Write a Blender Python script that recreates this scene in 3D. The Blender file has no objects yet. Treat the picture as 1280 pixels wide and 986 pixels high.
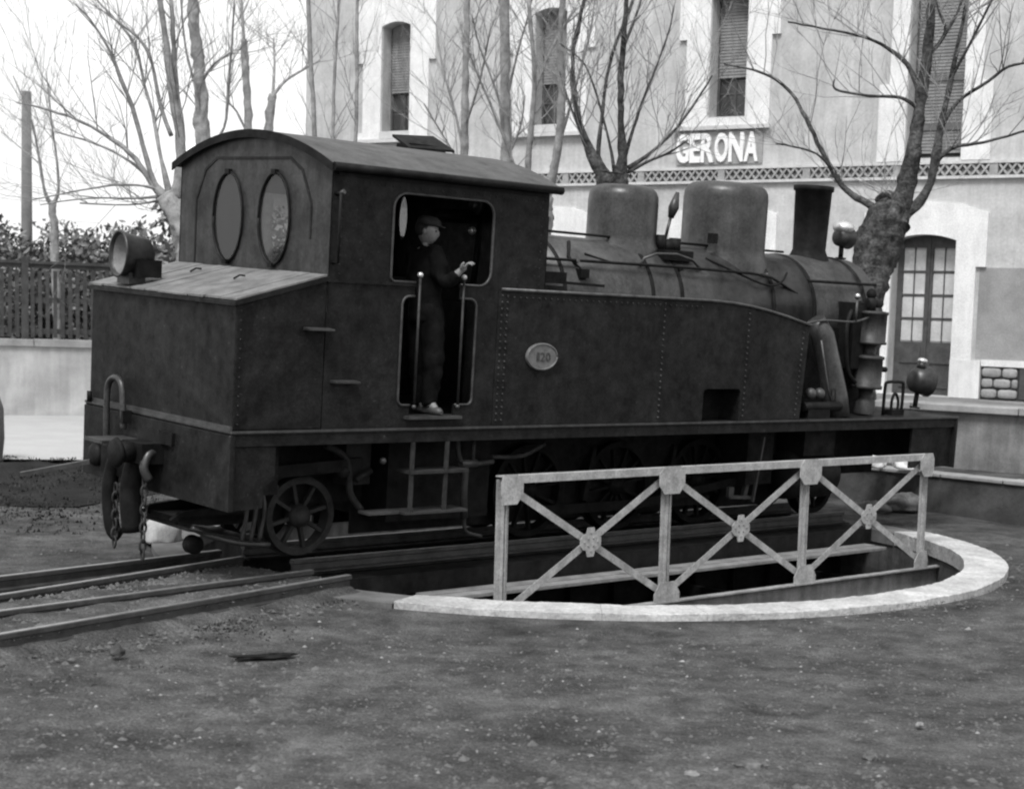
import bpy, bmesh, math, random
from mathutils import Vector, Matrix, noise
from mathutils.geometry import tessellate_polygon
random.seed(7)
PI = math.pi
S = bpy.context.scene
# ------------------------------------------------------------------ camera
F_PX, CXP, CYP, CAM_H = 2092.81, 777.04, 613.05, 2.1777
Rw = Matrix(((0.99943411, 0.00335609, 0.03346917), (0.0, 0.99501016, -0.09977363), (-0.03363702, 0.09971717, 0.9944471)))
cam = bpy.data.cameras.new('camera'); camo = bpy.data.objects.new('camera', cam); S.collection.objects.link(camo)
r_, f_, u_ = Rw[0], Rw[1], Rw[2]
m4 = Matrix.Identity(4)
for i in range(3):
    m4[i][0] = r_[i]; m4[i][1] = u_[i]; m4[i][2] = -f_[i]
m4[2][3] = CAM_H
camo.matrix_world = m4
cam.sensor_width = 36; cam.sensor_fit = 'HORIZONTAL'; cam.lens = F_PX * 36 / 1280
cam.shift_x = (640 - CXP) / 1280; cam.shift_y = (CYP - 493) / 1280
cam.clip_start = 0.1; cam.clip_end = 2000
cam.dof.use_dof = True; cam.dof.focus_distance = 14.5; cam.dof.aperture_fstop = 3.4
S.camera = camo
S.render.resolution_x = 1024; S.render.resolution_y = 788
S.render.engine = 'CYCLES'
S.render.filter_size = 1.5
try: S.cycles.pixel_filter_type = 'BLACKMAN_HARRIS'; S.cycles.filter_width = 2.2
except Exception: pass
# ------------------------------------------------------------------ world and sun (soft overcast; the photograph is black and white)
SUN_EL, SUN_AZ = math.radians(57), math.radians(196)      # azimuth from +Y (view direction) clockwise
W = bpy.data.worlds.new('World'); S.world = W; W.use_nodes = True
nt = W.node_tree; nt.nodes.clear()
out = nt.nodes.new('ShaderNodeOutputWorld'); bg = nt.nodes.new('ShaderNodeBackground')
sky = nt.nodes.new('ShaderNodeTexSky'); sky.sky_type = 'NISHITA'; sky.sun_disc = False
sky.sun_elevation = SUN_EL; sky.sun_rotation = SUN_AZ; sky.dust_density = 4; sky.air_density = 1.5
bw = nt.nodes.new('ShaderNodeRGBToBW'); add = nt.nodes.new('ShaderNodeMath'); add.operation = 'MULTIPLY_ADD'
add.inputs[1].default_value = 0.35; add.inputs[2].default_value = 10.2
nt.links.new(sky.outputs[0], bw.inputs[0]); nt.links.new(bw.outputs[0], add.inputs[0])
nt.links.new(add.outputs[0], bg.inputs[0]); nt.links.new(bg.outputs[0], out.inputs[0])
bg.inputs[1].default_value = 0.075
sl = bpy.data.lights.new('sun', 'SUN'); sl.energy = 2.7; sl.angle = math.radians(18); sl.color = (1, 1, 1)
so = bpy.data.objects.new('sun', sl); S.collection.objects.link(so)
sd = Vector((math.sin(SUN_AZ) * math.cos(SUN_EL), math.cos(SUN_AZ) * math.cos(SUN_EL), math.sin(SUN_EL)))
so.rotation_euler = (-sd).to_track_quat('-Z', 'Y').to_euler()
S.view_settings.view_transform = 'Standard'; S.view_settings.look = 'None'; S.view_settings.gamma = 1
S.view_settings.use_curve_mapping = False; S.view_settings.exposure = 0.45

# ------------------------------------------------------------------ materials
MATS = {}
def mat(name, base, var=0.25, rough=0.6, scale=3.0, bump=0.0, bscale=40.0, streak=0.0, metal=0.0, spec=0.5, speck=0.0, big=0.0, fine=.22, fscale=70):
    m = bpy.data.materials.new(name); m.use_nodes = True; MATS[name] = m
    n = m.node_tree.nodes; l = m.node_tree.links; b = n['Principled BSDF']
    tc = n.new('ShaderNodeTexCoord')
    def noi(sc, det=6, rg=0.6, stretch=None):
        t = n.new('ShaderNodeTexNoise'); t.inputs['Scale'].default_value = sc; t.inputs['Detail'].default_value = det; t.inputs['Roughness'].default_value = rg
        if stretch:
            mp = n.new('ShaderNodeMapping'); mp.inputs['Scale'].default_value = stretch
            l.new(tc.outputs['Object'], mp.inputs[0]); l.new(mp.outputs[0], t.inputs['Vector'])
        else: l.new(tc.outputs['Object'], t.inputs['Vector'])
        return t.outputs['Fac']
    def mth(op, a, c, d=None):
        q = n.new('ShaderNodeMath'); q.operation = op
        for i, x in enumerate((a, c, d)):
            if x is None: continue
            if isinstance(x, (int, float)): q.inputs[i].default_value = x
            else: l.new(x, q.inputs[i])
        return q.outputs[0]
    def ctr(x, k=2.4):
        q = n.new('ShaderNodeMapRange'); q.inputs[1].default_value = .5 - .5 / k; q.inputs[2].default_value = .5 + .5 / k; l.new(x, q.inputs[0]); return q.outputs[0]
    f = ctr(noi(scale))
    v = mth('MULTIPLY_ADD', f, 2 * var, 1 - var)
    if big: v = mth('MULTIPLY', v, mth('MULTIPLY_ADD', ctr(noi(scale * 0.22, 6, .7), 3.2), 2 * big, 1 - big))
    if streak: v = mth('MULTIPLY', v, mth('MULTIPLY_ADD', ctr(noi(1.0, 6, .65, (9, 9, .7))), 2 * streak, 1 - streak))
    if speck:
        s2 = noi(max(bscale * 2.2, 30), 3, .7); cr = n.new('ShaderNodeMapRange'); cr.inputs[1].default_value = .62; cr.inputs[2].default_value = .75; cr.inputs[3].default_value = 1; cr.inputs[4].default_value = 1 + speck
        l.new(s2, cr.inputs[0]); v = mth('MULTIPLY', v, cr.outputs[0])
    if fine: v = mth('MULTIPLY', v, mth('MULTIPLY_ADD', ctr(noi(fscale, 3, .75), 2.4), 2 * fine, 1 - fine))
    v = mth('MULTIPLY', v, base)
    cmb = n.new('ShaderNodeCombineColor')
    for i in range(3): l.new(v, cmb.inputs[i])
    l.new(cmb.outputs[0], b.inputs['Base Color'])
    rr = mth('MULTIPLY_ADD', noi(scale * 2.3), .35, rough - .17); l.new(rr, b.inputs['Roughness'])
    b.inputs['Metallic'].default_value = metal
    l.new(mth('MULTIPLY', mth('MULTIPLY_ADD', ctr(noi(scale * 1.7, 8, .7), 2.2), 1.5, .25), spec), b.inputs['Specular IOR Level'])
    if bump:
        bp = n.new('ShaderNodeBump'); bp.inputs['Strength'].default_value = 1; bp.inputs['Distance'].default_value = bump
        l.new(noi(bscale, 5, .6), bp.inputs['Height']); l.new(bp.outputs[0], b.inputs['Normal'])
    return m
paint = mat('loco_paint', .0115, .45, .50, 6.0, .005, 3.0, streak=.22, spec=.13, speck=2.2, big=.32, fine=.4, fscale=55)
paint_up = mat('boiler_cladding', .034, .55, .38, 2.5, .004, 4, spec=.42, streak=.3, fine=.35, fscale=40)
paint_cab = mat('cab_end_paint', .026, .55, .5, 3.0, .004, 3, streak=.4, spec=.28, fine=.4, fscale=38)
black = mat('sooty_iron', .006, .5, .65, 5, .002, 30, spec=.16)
wheeld = mat('shaded_wheel', .006, .5, .6, 8, .002, 40, spec=.08)  # wheel iron darkened to paint in the shade under the engine
wheelm = mat('worn_wheel_iron', .028, .5, .6, 8, .002, 40, spec=.2)
railing = mat('dull_handrail', .018, .4, .5, 6, spec=.3)
edge = mat('worn_edge_steel', .036, .5, .45, 6, .001, 40)
bright = mat('bright_metal', .55, .15, .3, 6, metal=.6)
lampm = mat('lamp_enamel', .018, .4, .45, 6)
reflm = mat('lamp_reflector', .13, .3, .35, 9, spec=.6)
roofm = mat('cab_roof_canvas', .055, .3, .75, 4, .003, 40)
plankm = mat('weathered_plank', .125, .45, .8, 5, .003, 30)
platem = mat('brass_plate', .12, .3, .45, 14)
girder = mat('girder_iron', .009, .5, .7, 5, .003, 30, streak=.3, spec=.15)
railpaint = mat('grey_railing_paint', .27, .28, .65, 9, .0015, 60, speck=-.35, streak=.2, fine=.3, fscale=50)
beamm = mat('dusty_beam', .20, .4, .8, 4, .003, 30, streak=.3)
walkm = mat('walkway_plank', .17, .35, .85, 6, .004, 30)
kerbm = mat('pale_kerb', .36, .22, .85, 5, .012, 25, big=.26, fine=.3, fscale=30)
soilkerb = mat('soiled_kerb', .10, .35, .9, 4, .006, 25)
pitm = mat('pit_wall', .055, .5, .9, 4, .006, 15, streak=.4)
pitfloor = mat('pit_floor', .008, .5, .95, 4, .01, 20)  # near-black base paints in the shade of the sunken pit
groundm = mat('gravel_earth', .078, .40, .95, 4.5, .06, 26, speck=1.3, big=.46, fine=.5, fscale=60, spec=.12)
soilm = mat('dark_soil', .020, .55, .95, 1.2, .05, 9, big=.4, spec=.08)
pavem = mat('pale_paving', .33, .07, .9, 1.2)
railm = mat('rail_steel', .035, .4, .5, 5, .002, 30)
railtop = mat('rail_head', .19, .3, .35, 9, metal=.3)
palestone = mat('pale_stone', .19, .4, .9, 9)
weedm = mat('dry_weeds', .035, .5, .9, 6, spec=.1)
stonem = mat('ground_stone', .082, .5, .9, 9, .006, 30)
plaster = mat('facade_plaster', .425, .17, .9, 2.6, .006, 14, streak=.12, big=.14, fine=.12, fscale=22)
plaster_low = mat('facade_plaster_lower', .25, .2, .9, 1.7, .003, 20, big=.2)
quoin = mat('pale_dressed_stone', .66, .12, .85, 2.5, .002, 20, streak=.08)
tilem = mat('course_tile', .30, .3, .8, 8)
tilepale = mat('course_band', .5, .15, .85, 6)
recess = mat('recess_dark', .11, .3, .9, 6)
woodw = mat('door_wood', .05, .3, .6, 6, .002, 40, streak=.2)
shutter = mat('roller_blind', .17, .3, .8, 5, .002, 30, streak=.2)
wallm = mat('limewashed_wall', .37, .2, .9, 1.3, .004, 20, big=.3, streak=.12)
copem = mat('wall_coping', .24, .3, .9, 3, .004, 20)
rubble = mat('rubble_stone', .26, .35, .9, 6, .01, 20)
mortar = mat('mortar', .03, .3, .95, 6)
platwall = mat('platform_wall', .155, .45, .92, 1.6, .008, 14, big=.3, streak=.25)
retwall = mat('retaining_wall', .042, .6, .95, 2.2, .01, 14, big=.3)
fencem = mat('fence_wood', .035, .4, .8, 5)
bark = mat('bark', .064, .75, .9, 11, .035, 26, big=.55, fine=.5, fscale=30, spec=.1)
bark_haze = mat('hazed_pale_bark', .22, .5, .9, 7, .008, 25)  # pale bark, lightened further to carry background haze in its colour
twigm = mat('hazed_twig_bark', .23, .3, .9, 4)  # twig tone raised to paint haze over the branches
leafm = mat('evergreen_leaf', .12, .5, .6, 2.5)
leafp = mat('pale_leaf', .15, .5, .6, 2.5)
farwall = mat('hazed_wall', .8, .08, .9, 1)  # wall whitened in its base colour in place of haze
farroof = mat('hazed_roof', .75, .2, .9, 3)  # haze over the far building painted into this roof tone
clothl = mat('faded_trousers', .007, .6, .9, 7, .002, 30, spec=.05)
cloth = mat('dark_jacket', .006, .4, .9, 9, .002, 30, spec=.05)
skin = mat('skin', .17, .1, .6, 9)
shoe = mat('scuffed_shoe', .045, .4, .6, 9)
capm = mat('dark_cap', .012, .3, .9, 9)
pole_m = mat('weathered_pole', .13, .3, .9, 4)
white = mat('white_lettering', .78, .08, .7, 6)
signback = mat('sign_ground', .29, .2, .8, 6)
paneg = mat('curtained_pane', .46, .22, .25, 3, spec=.8)
curtain = mat('pale_curtain', .40, .15, .8, 3)
def glassmat(name, tint, rough=.05, tr=.5):
    m = bpy.data.materials.new(name); m.use_nodes = True; n = m.node_tree.nodes; l = m.node_tree.links
    b = n['Principled BSDF']; b.inputs['Base Color'].default_value = (tint, tint, tint, 1); b.inputs['Specular IOR Level'].default_value = .9; b.inputs['Roughness'].default_value = rough
    t = n.new('ShaderNodeBsdfTransparent'); t.inputs[0].default_value = (.8, .8, .8, 1); mx = n.new('ShaderNodeMixShader'); mx.inputs[0].default_value = 1 - tr
    l.new(t.outputs[0], mx.inputs[1]); l.new(b.outputs[0], mx.inputs[2]); l.new(mx.outputs[0], n['Material Output'].inputs[0]); return m
glass = glassmat('dusty_cab_glass', .035, .08, .55)
glass_dark = glassmat('window_glass', .05, .08, .25)

# ------------------------------------------------------------------ mesh helpers
COL = S.collection
def link(o, parent=None):
    COL.objects.link(o)
    if parent: o.parent = parent
    return o
def thing(name, label, cat, loc=(0, 0, 0), rot=None, group=None, mtx=None):
    o = bpy.data.objects.new(name, None); o.empty_display_size = .2; COL.objects.link(o)
    if mtx is not None: o.matrix_world = mtx
    else:
        o.location = loc
        if rot: o.rotation_euler = rot
    return tag(o, label, cat, group)
def tag(o, label, cat, group=None, kind=None):
    o['label'] = label; o['category'] = cat
    if group: o['group'] = group
    if kind: o['kind'] = kind
    return o
def stuff(o): o['kind'] = 'stuff'; return o
def structure(o): o['kind'] = 'structure'; return o
def rough_up(m, amp, fr):
    o = []
    for v in m.v:
        p = Vector(v) * fr; o.append((v[0] + amp * noise.noise(p), v[1] + amp * noise.noise(p + Vector((9, 0, 0))), v[2] + amp * noise.noise(p + Vector((0, 9, 0)))))
    m.v = o; return m
class MB:
    def __init__(s): s.v = []; s.f = []; s.sm = []
    def add(s, vs, fs, smooth=False):
        k = len(s.v); s.v += [tuple(v) for v in vs]; s.f += [tuple(k + i for i in f) for f in fs]; s.sm += [smooth] * len(fs); return s
    def box(s, x0, x1, y0, y1, z0, z1):
        return s.add([(x0, y0, z0), (x1, y0, z0), (x1, y1, z0), (x0, y1, z0), (x0, y0, z1), (x1, y0, z1), (x1, y1, z1), (x0, y1, z1)],
              [(0, 3, 2, 1), (4, 5, 6, 7), (0, 1, 5, 4), (1, 2, 6, 5), (2, 3, 7, 6), (3, 0, 4, 7)])
    def hexa(s, p): return s.add(p, [(0, 3, 2, 1), (4, 5, 6, 7), (0, 1, 5, 4), (1, 2, 6, 5), (2, 3, 7, 6), (3, 0, 4, 7)])
    def bar(s, a, b, w, h, up=(0, 0, 1)):
        a = Vector(a); b = Vector(b); d = (b - a).normalized(); sd = d.cross(Vector(up)).normalized() * w / 2; uu = sd.cross(d).normalized() * h / 2
        return s.hexa([a - sd - uu, b - sd - uu, b + sd - uu, a + sd - uu, a - sd + uu, b - sd + uu, b + sd + uu, a + sd + uu])
    def tube(s, pts, rad, n=8, caps=True, smooth=True):
        pts = [Vector(p) for p in pts]; rad = rad if isinstance(rad, (list, tuple)) else [rad] * len(pts)
        vs = []; fs = []; prev = None
        for i, p in enumerate(pts):
            d = (pts[min(i + 1, len(pts) - 1)] - pts[max(i - 1, 0)])
            if d.length < 1e-9: d = Vector((0, 0, 1))
            d.normalize()
            if prev is None:
                a = d.cross(Vector((0, 0, 1)));
                if a.length < .05: a = d.cross(Vector((0, 1, 0)))
            else: a = prev - d * prev.dot(d)
            a.normalize(); prev = a; b = d.cross(a)
            for k in range(n):
                t = 2 * PI * k / n; vs.append(p + (a * math.cos(t) + b * math.sin(t)) * rad[i])
        for i in range(len(pts) - 1):
            for k in range(n):
                k2 = (k + 1) % n; fs.append((i * n + k, i * n + k2, (i + 1) * n + k2, (i + 1) * n + k))
        s.add(vs, fs, smooth)
        if caps: s.add(vs[:n], [tuple(range(n))[::-1]]); s.add(vs[-n:], [tuple(range(n))])
        return s
    def lathe(s, prof, n=32, c=(0, 0, 0), axis='z', a0=0, a1=2 * PI, smooth=True):
        vs = []; fs = []; full = abs(a1 - a0 - 2 * PI) < 1e-6; m = n if full else n + 1
        for r, h in prof:
            for k in range(m):
                t = a0 + (a1 - a0) * k / n; x = r * math.cos(t); y = r * math.sin(t)
                v = {'z': (x, y, h), 'x': (h, x, y), 'y': (x, h, y)}[axis]
                vs.append((c[0] + v[0], c[1] + v[1], c[2] + v[2]))
        for i in range(len(prof) - 1):
            for k in range(n):
                k2 = (k + 1) % m
                f = (i * m + k, i * m + k2, (i + 1) * m + k2, (i + 1) * m + k)
                fs.append(f if axis != 'y' else f[::-1])
        return s.add(vs, fs, smooth)
    def ball(s, c, r, n=12, sc=(1, 1, 1)):
        k = len(s.v); prof = [(max(1e-4, math.sin(PI * i / (n // 2))) , -math.cos(PI * i / (n // 2))) for i in range(n // 2 + 1)]
        t = MB(); t.lathe(prof, n); return s.add([(c[0] + v[0] * r * sc[0], c[1] + v[1] * r * sc[1], c[2] + v[2] * r * sc[2]) for v in t.v], t.f, True)
    def plate(s, outer, holes=(), t0=0., t1=.02, axis='y', smooth=False):
        """polygon with holes in the (a,b) plane, extruded between t0 and t1 along axis"""
        loops = [list(outer)] + [list(h) for h in holes]
        flat = [p for lp in loops for p in lp]
        tri = tessellate_polygon([[Vector((p[0], p[1], 0)) for p in lp] for lp in loops])
        def P(p, t): return {'y': (p[0], t, p[1]), 'x': (t, p[0], p[1]), 'z': (p[0], p[1], t)}[axis]
        N = len(flat); vs = [P(p, t0) for p in flat] + [P(p, t1) for p in flat]; fs = []
        for a, b, c in tri: fs.append((a, b, c)); fs.append((N + c, N + b, N + a))
        o = 0
        for lp in loops:
            L = len(lp)
            for i in range(L): j = (i + 1) % L; fs.append((o + i, o + j, N + o + j, N + o + i))
            o += L
        return s.add(vs, fs)
    def build(s, name, m, parent=None, bevel=0., share=None):
        me = bpy.data.meshes.new(name); me.from_pydata(s.v, [], s.f)
        me.polygons.foreach_set('use_smooth', s.sm); me.materials.append(m); me.update()
        bm = bmesh.new(); bm.from_mesh(me)
        bmesh.ops.remove_doubles(bm, verts=bm.verts, dist=1e-5)
        bmesh.ops.recalc_face_normals(bm, faces=bm.faces); bm.to_mesh(me); bm.free()
        o = bpy.data.objects.new(name, me); link(o, parent)
        if bevel:
            b = o.modifiers.new('bevel', 'BEVEL'); b.width = bevel; b.segments = 2; b.limit_method = 'ANGLE'; b.angle_limit = math.radians(40)
        return o
def M_(): return MB()
def rrect(x0, x1, z0, z1, r, n=5):
    p = []
    for cx, cz, a in ((x1 - r, z1 - r, 0), (x0 + r, z1 - r, 90), (x0 + r, z0 + r, 180), (x1 - r, z0 + r, 270)):
        for i in range(n + 1):
            t = math.radians(a + 90 * i / n); p.append((cx + r * math.cos(t), cz + r * math.sin(t)))
    return p
def oval(cx, cz, a, b, n=28): return [(cx + a * math.cos(2 * PI * i / n), cz + b * math.sin(2 * PI * i / n)) for i in range(n)]
def spline(pts, k=4):
    P = [Vector(p) for p in pts]; o = []
    for i in range(len(P) - 1):
        p0 = P[max(i - 1, 0)]; p1 = P[i]; p2 = P[i + 1]; p3 = P[min(i + 2, len(P) - 1)]
        for j in range(k):
            t = j / k; o.append(.5 * ((2 * p1) + (p2 - p0) * t + (2 * p0 - 5 * p1 + 4 * p2 - p3) * t * t + (3 * p1 - p0 - 3 * p2 + p3) * t ** 3))
    o.append(P[-1]); return o
def arrow(o, v): return o
def copy_part(o, parent, loc=None):
    c = o.copy(); COL.objects.link(c); c.parent = parent
    if loc is not None: c.location = loc
    return c

# ------------------------------------------------------------------ ground, pit, kerb
RC = Vector((-0.3656, 16.3457, 0)); RAD = 3.686; YAW = 0.7739
def ground():
    nA = 300; rs = [RAD + .40]
    while rs[-1] < 700: rs.append(rs[-1] + max(.07, (rs[-1] - RAD) * .035))
    vs = []; fs = []
    for i, r in enumerate(rs):
        for k in range(nA):
            t = 2 * PI * k / nA; x = RC.x + r * math.cos(t); y = RC.y + r * math.sin(t)
            h = .022 * noise.noise(Vector((x * .9, y * .9, 0))) + .012 * noise.noise(Vector((x * 3, y * 3, 4))) + .05 * noise.noise(Vector((x * .2, y * .2, 9)))
            h *= min(1, (r - rs[0]) / .8)
            vs.append((x, y, h - .012 - (0.03 if i == 0 else 0)))
    for i in range(len(rs) - 1):
        for k in range(nA): k2 = (k + 1) % nA; fs.append((i * nA + k, i * nA + k2, (i + 1) * nA + k2, (i + 1) * nA + k))
    return structure(M_().add(vs, fs, True).build('ground', groundm))
ground()
def arc(r0, r1, a0, a1, z0, z1, n, c=RC):
    m = M_(); pr = [(r0, z0), (r0, z1), (r1, z1), (r1, z0)]
    m.lathe(pr, n, c, 'z', a0, a1, False); return m
pit = thing('turntable_pit', 'round sunken turntable pit with pale concrete kerb', 'pit', RC); pit['kind'] = 'structure'; del pit['category']; del pit['label']
def local(m, o=RC): m.v = [(v[0] - o[0], v[1] - o[1], v[2] - o[2]) for v in m.v]; return m
A0 = -1.90
KB = 12
for i in range(KB):                                   # pale kerb cast in lengths, hairline joints
    a = A0 + (2.35) * i / KB; b = A0 + 2.35 * (i + 1) / KB - .0006
    m = arc(RAD, RAD + .40, a, b, -.12, .03, 40); rough_up(rough_up(local(m), .010, 2.0), .005, 14).build('kerb_length', kerbm, pit, .006)
local(arc(RAD, RAD + .40, A0 + 2.35 + .002, A0 + 2 * PI - .004, -.12, .012, 90)).build('soiled_kerb', soilkerb, pit)
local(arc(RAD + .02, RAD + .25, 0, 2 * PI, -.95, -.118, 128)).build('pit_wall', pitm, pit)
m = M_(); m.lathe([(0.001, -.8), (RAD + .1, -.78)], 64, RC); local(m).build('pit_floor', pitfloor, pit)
# rails of the approach track, from off-frame to the pit edge
track = thing('railway_track', 'four worn rails', 'track', (0, 0, 0)); track['kind'] = 'structure'; del track['category']; del track['label']
def rail(a, b, ztop, parent, name='rail', ext0=6, ext1=0):
    a = Vector(a); b = Vector(b); d = (b - a).normalized(); a = a - d * ext0; b = b + d * ext1
    n = Vector((-d.y, d.x, 0)); up = Vector((0, 0, 1))
    prof = [(-.05, -.11), (.05, -.11), (.05, -.098), (.009, -.085), (.009, -.038), (.03, -.03), (.03, -.003), (.024, 0), (-.024, 0), (-.03, -.003), (-.03, -.03), (-.009, -.038), (-.009, -.085), (-.05, -.098)]
    N = len(prof); z = Vector((0, 0, ztop)); vs = [a + n * p[0] + up * p[1] + z for p in prof] + [b + n * p[0] + up * p[1] + z for p in prof]
    fs = [(i, (i + 1) % N, N + (i + 1) % N, N + i) for i in range(N)] + [tuple(range(N)), tuple(range(N, 2 * N))]
    o = M_().add(vs, fs).build(name, railm, parent)
    h = M_().bar(a + up * (ztop + .001), b + up * (ztop + .001), .046, .004).build('rail_head', railtop, o); return o
def rng(a, b):      # extend rail until the pit radius
    a = Vector((a[0], a[1], 0)); b = Vector((b[0], b[1], 0)); d = (b - a).normalized(); t = 0
    while ((a + d * t) - RC).length > RAD + .06 and t < 12: t += .02
    return a, a + d * t
ends = []
for a, b in (((-4.64, 12.419), (-3.491, 14.073)), ((-4.344, 11.626), (-3.344, 13.486)), ((-4.115, 11.013), (-3.076, 12.41)), ((-3.823, 10.229), (-2.911, 11.748))):
    p, q = rng(a, b); rail(p, q, .13, track); ends.append((p, q))
dd = (ends[3][1] - ends[3][0]).normalized(); nn = Vector((-dd.y, dd.x, 0))
for i in range(14):                                    # sleepers, mostly buried
    c = ends[3][1] - dd * (.25 + i * .62) + nn * .7
    M_().bar(c - nn * .72, c + nn * 1.15, .2, .05).build('sleeper', girder, track).location.z = -.012

def ballast():
    vs = []; fs = []; n1, n2 = 120, 24
    for i in range(n1 + 1):
        for j in range(n2 + 1):
            p = ends[3][1] - dd * (i * 10.5 / n1 + .02) + nn * (-.30 + 1.85 * j / n2 + .05 * noise.noise(Vector((i * .35, j * .1, 1)))); e = min(1, 4.2 * min(j, n2 - j) / n2)
            vs.append((p.x, p.y, -.03 + .115 * e + .020 * noise.noise(p * 4) + .010 * noise.noise(p * 13)))
    for i in range(n1):
        for j in range(n2): a = i * (n2 + 1) + j; fs.append((a, a + 1, a + n2 + 2, a + n2 + 1))
    structure(M_().add(vs, fs, True).build('track_ballast', groundm))
ballast()
# dark bank and pale paving on the left
def sheet(name, poly, z, m, amp=0., sub=40, kind='structure'):
    p = [Vector((x, y, 0)) for x, y in poly]; vs = []; fs = []
    for i in range(sub + 1):
        for j in range(sub + 1):
            u = i / sub; v = j / sub; q = p[0] * (1 - u) * (1 - v) + p[1] * u * (1 - v) + p[2] * u * v + p[3] * (1 - u) * v
            e = min(1, 6 * min(u, 1 - u, v, 1 - v)); h = z + amp * e * (.6 + .9 * noise.noise(Vector((q.x * 1.1, q.y * 1.1, 3))) + .4 * noise.noise(Vector((q.x * 4, q.y * 4, 3))))
            vs.append((q.x, q.y, h if amp == 0 else h - .03 * (1 - e)))
    n = sub + 1
    for i in range(sub):
        for j in range(sub): fs.append((i * n + j, (i + 1) * n + j, (i + 1) * n + j + 1, i * n + j + 1))
    o = M_().add(vs, fs, amp > 0).build(name, m); o['kind'] = kind; return o
sheet('paving', [(-30, 17), (-4.5, 23.4), (-4.5, 34.8), (-30, 24)], .075, pavem, 0, 2)
sheet('soil_bank', [(-26, 12.5), (-5.9, 18.0), (-4.2, 23.4), (-26, 18.4)], .03, soilm, .10, 110)
# ------------------------------------------------------------------ turntable bridge
BZ = 0.0
br = thing('turntable_bridge', 'iron turntable bridge with a grey lattice railing, carrying the locomotive', 'turntable', (RC.x, RC.y, 0), (0, 0, YAW))
HL = 3.60
tilt = .0449
def brail(y, z):
    a = Vector((-HL, y, 0)); b = Vector((HL, y, 0)); return rail(a, b, z, br, 'bridge_rail', 0, 0)
yn, yf = -.375, .375                                     # bridge rails (ring frame), following the cant of the engine
brail(yn, .158); brail(yf, .158 + .034)
for y, dz in ((yn, 0), (yf, .034)):
    g = M_().box(-HL, HL, y - .012, y + .012, -.56, .035 + dz); g.box(-HL, HL, y - .11, y + .11, .036 + dz, .048 + dz); g.box(-HL, HL, y - .11, y + .11, -.572, -.558)
    for i in range(13):
        x = -HL + .15 + i * (2 * HL - .3) / 12; g.box(x - .006, x + .006, y - .095, y - .012, -.558, .035 + dz)
    g.build('main_girder', girder, br)
for i in range(9):
    x = -HL + .3 + i * (2 * HL - .6) / 8; M_().box(x - .05, x + .05, yn + .1, yf - .1, -.3, -.08).build('cross_beam', black, br)
M_().box(-HL, HL, yn - .42, yn - .112, -.14, .03).build('side_timber', girder, br)
# two light walkway boards at the foot of the girder
for k, (y0, y1) in enumerate(((-1.00, -.86), (-1.155, -1.012))):
    for (x0, x1) in ((-2.7, -.4), (-.395, 1.9), (1.905, 3.40)):
        M_().box(x0, x1, y0, y1, -.16 - .004 * k, -.125 - .006 * k).build('walkway_board', walkm, br, .004)
OY = -2.012
# outer beam, channel section
ob = M_().box(-3.02, 3.16, OY - .006, OY + .006, -.46, -.205); ob.box(-3.02, 3.16, OY - .075, OY + .01, -.203, -.190); ob.box(-3.02, 3.16, OY - .075, OY + .01, -.475, -.462)
ob.build('outer_beam', beamm, br)
for x in (-2.76, -.91, .92, 2.78):
    M_().box(x - .04, x + .04, OY + .01, yn - .12, -.50, -.40).build('bracket_beam', black, br)  # blackened so the sunlit brackets sink into the pit's painted shade
post_x = (-2.757, -.925, .925, 2.80)
ZT = .965
def gusset(cx, cz, pts, y): return M_().plate([(cx + a, cz + b) for a, b in pts], (), y - .008, y).build('gusset_plate', railpaint, br)
for i, x in enumerate(post_x):
    m = M_(); w = .062
    for sgn in (-1, 1):
        x0 = x + sgn * w - (.022 if sgn > 0 else .0); m.box(min(x + sgn * .012, x + sgn * w), max(x + sgn * .012, x + sgn * w), OY - .012, OY - .004, -.188, ZT - .03)
        m.box(x + sgn * .012 - .004, x + sgn * .012 + .004, OY - .045, OY - .012, -.188, ZT - .03)
    m.build('railing_post', railpaint, br)
for a, b in zip(post_x[:-1], post_x[1:]):
    zc = .385; xm = (a + b) / 2; z0, z1 = -.13, .90
    for k, (p, q) in enumerate((((a, z1), (b, z0)), ((a, z0), (b, z1)))):
        y = OY - .020 - .009 * k; m = M_()
        m.bar((p[0], y, p[1]), (q[0], y, q[1]), .006, .062, (0, 0, 1)); pass
        m.build('railing_brace', railpaint, br)
    gusset(xm, zc, [(-.035, -.12), (.035, -.12), (.05, -.07), (.085, -.06), (.115, -.03), (.115, .03), (.085, .06), (.05, .07), (.035, .12), (-.035, .12), (-.05, .07), (-.085, .06), (-.115, .03), (-.115, -.03), (-.085, -.06), (-.05, -.07)], OY - .048)
rv = M_()
for a, b in zip(post_x[:-1], post_x[1:]):
    for p_ in ((0, .075), (0, -.075), (.075, 0), (-.075, 0), (.03, .03), (-.03, .03), (.03, -.03), (-.03, -.03)): rv.ball(((a + b) / 2 + p_[0], OY - .056, .385 + p_[1]), .010, 6)
stuff(rv.build('rivets', beamm, br))
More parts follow.
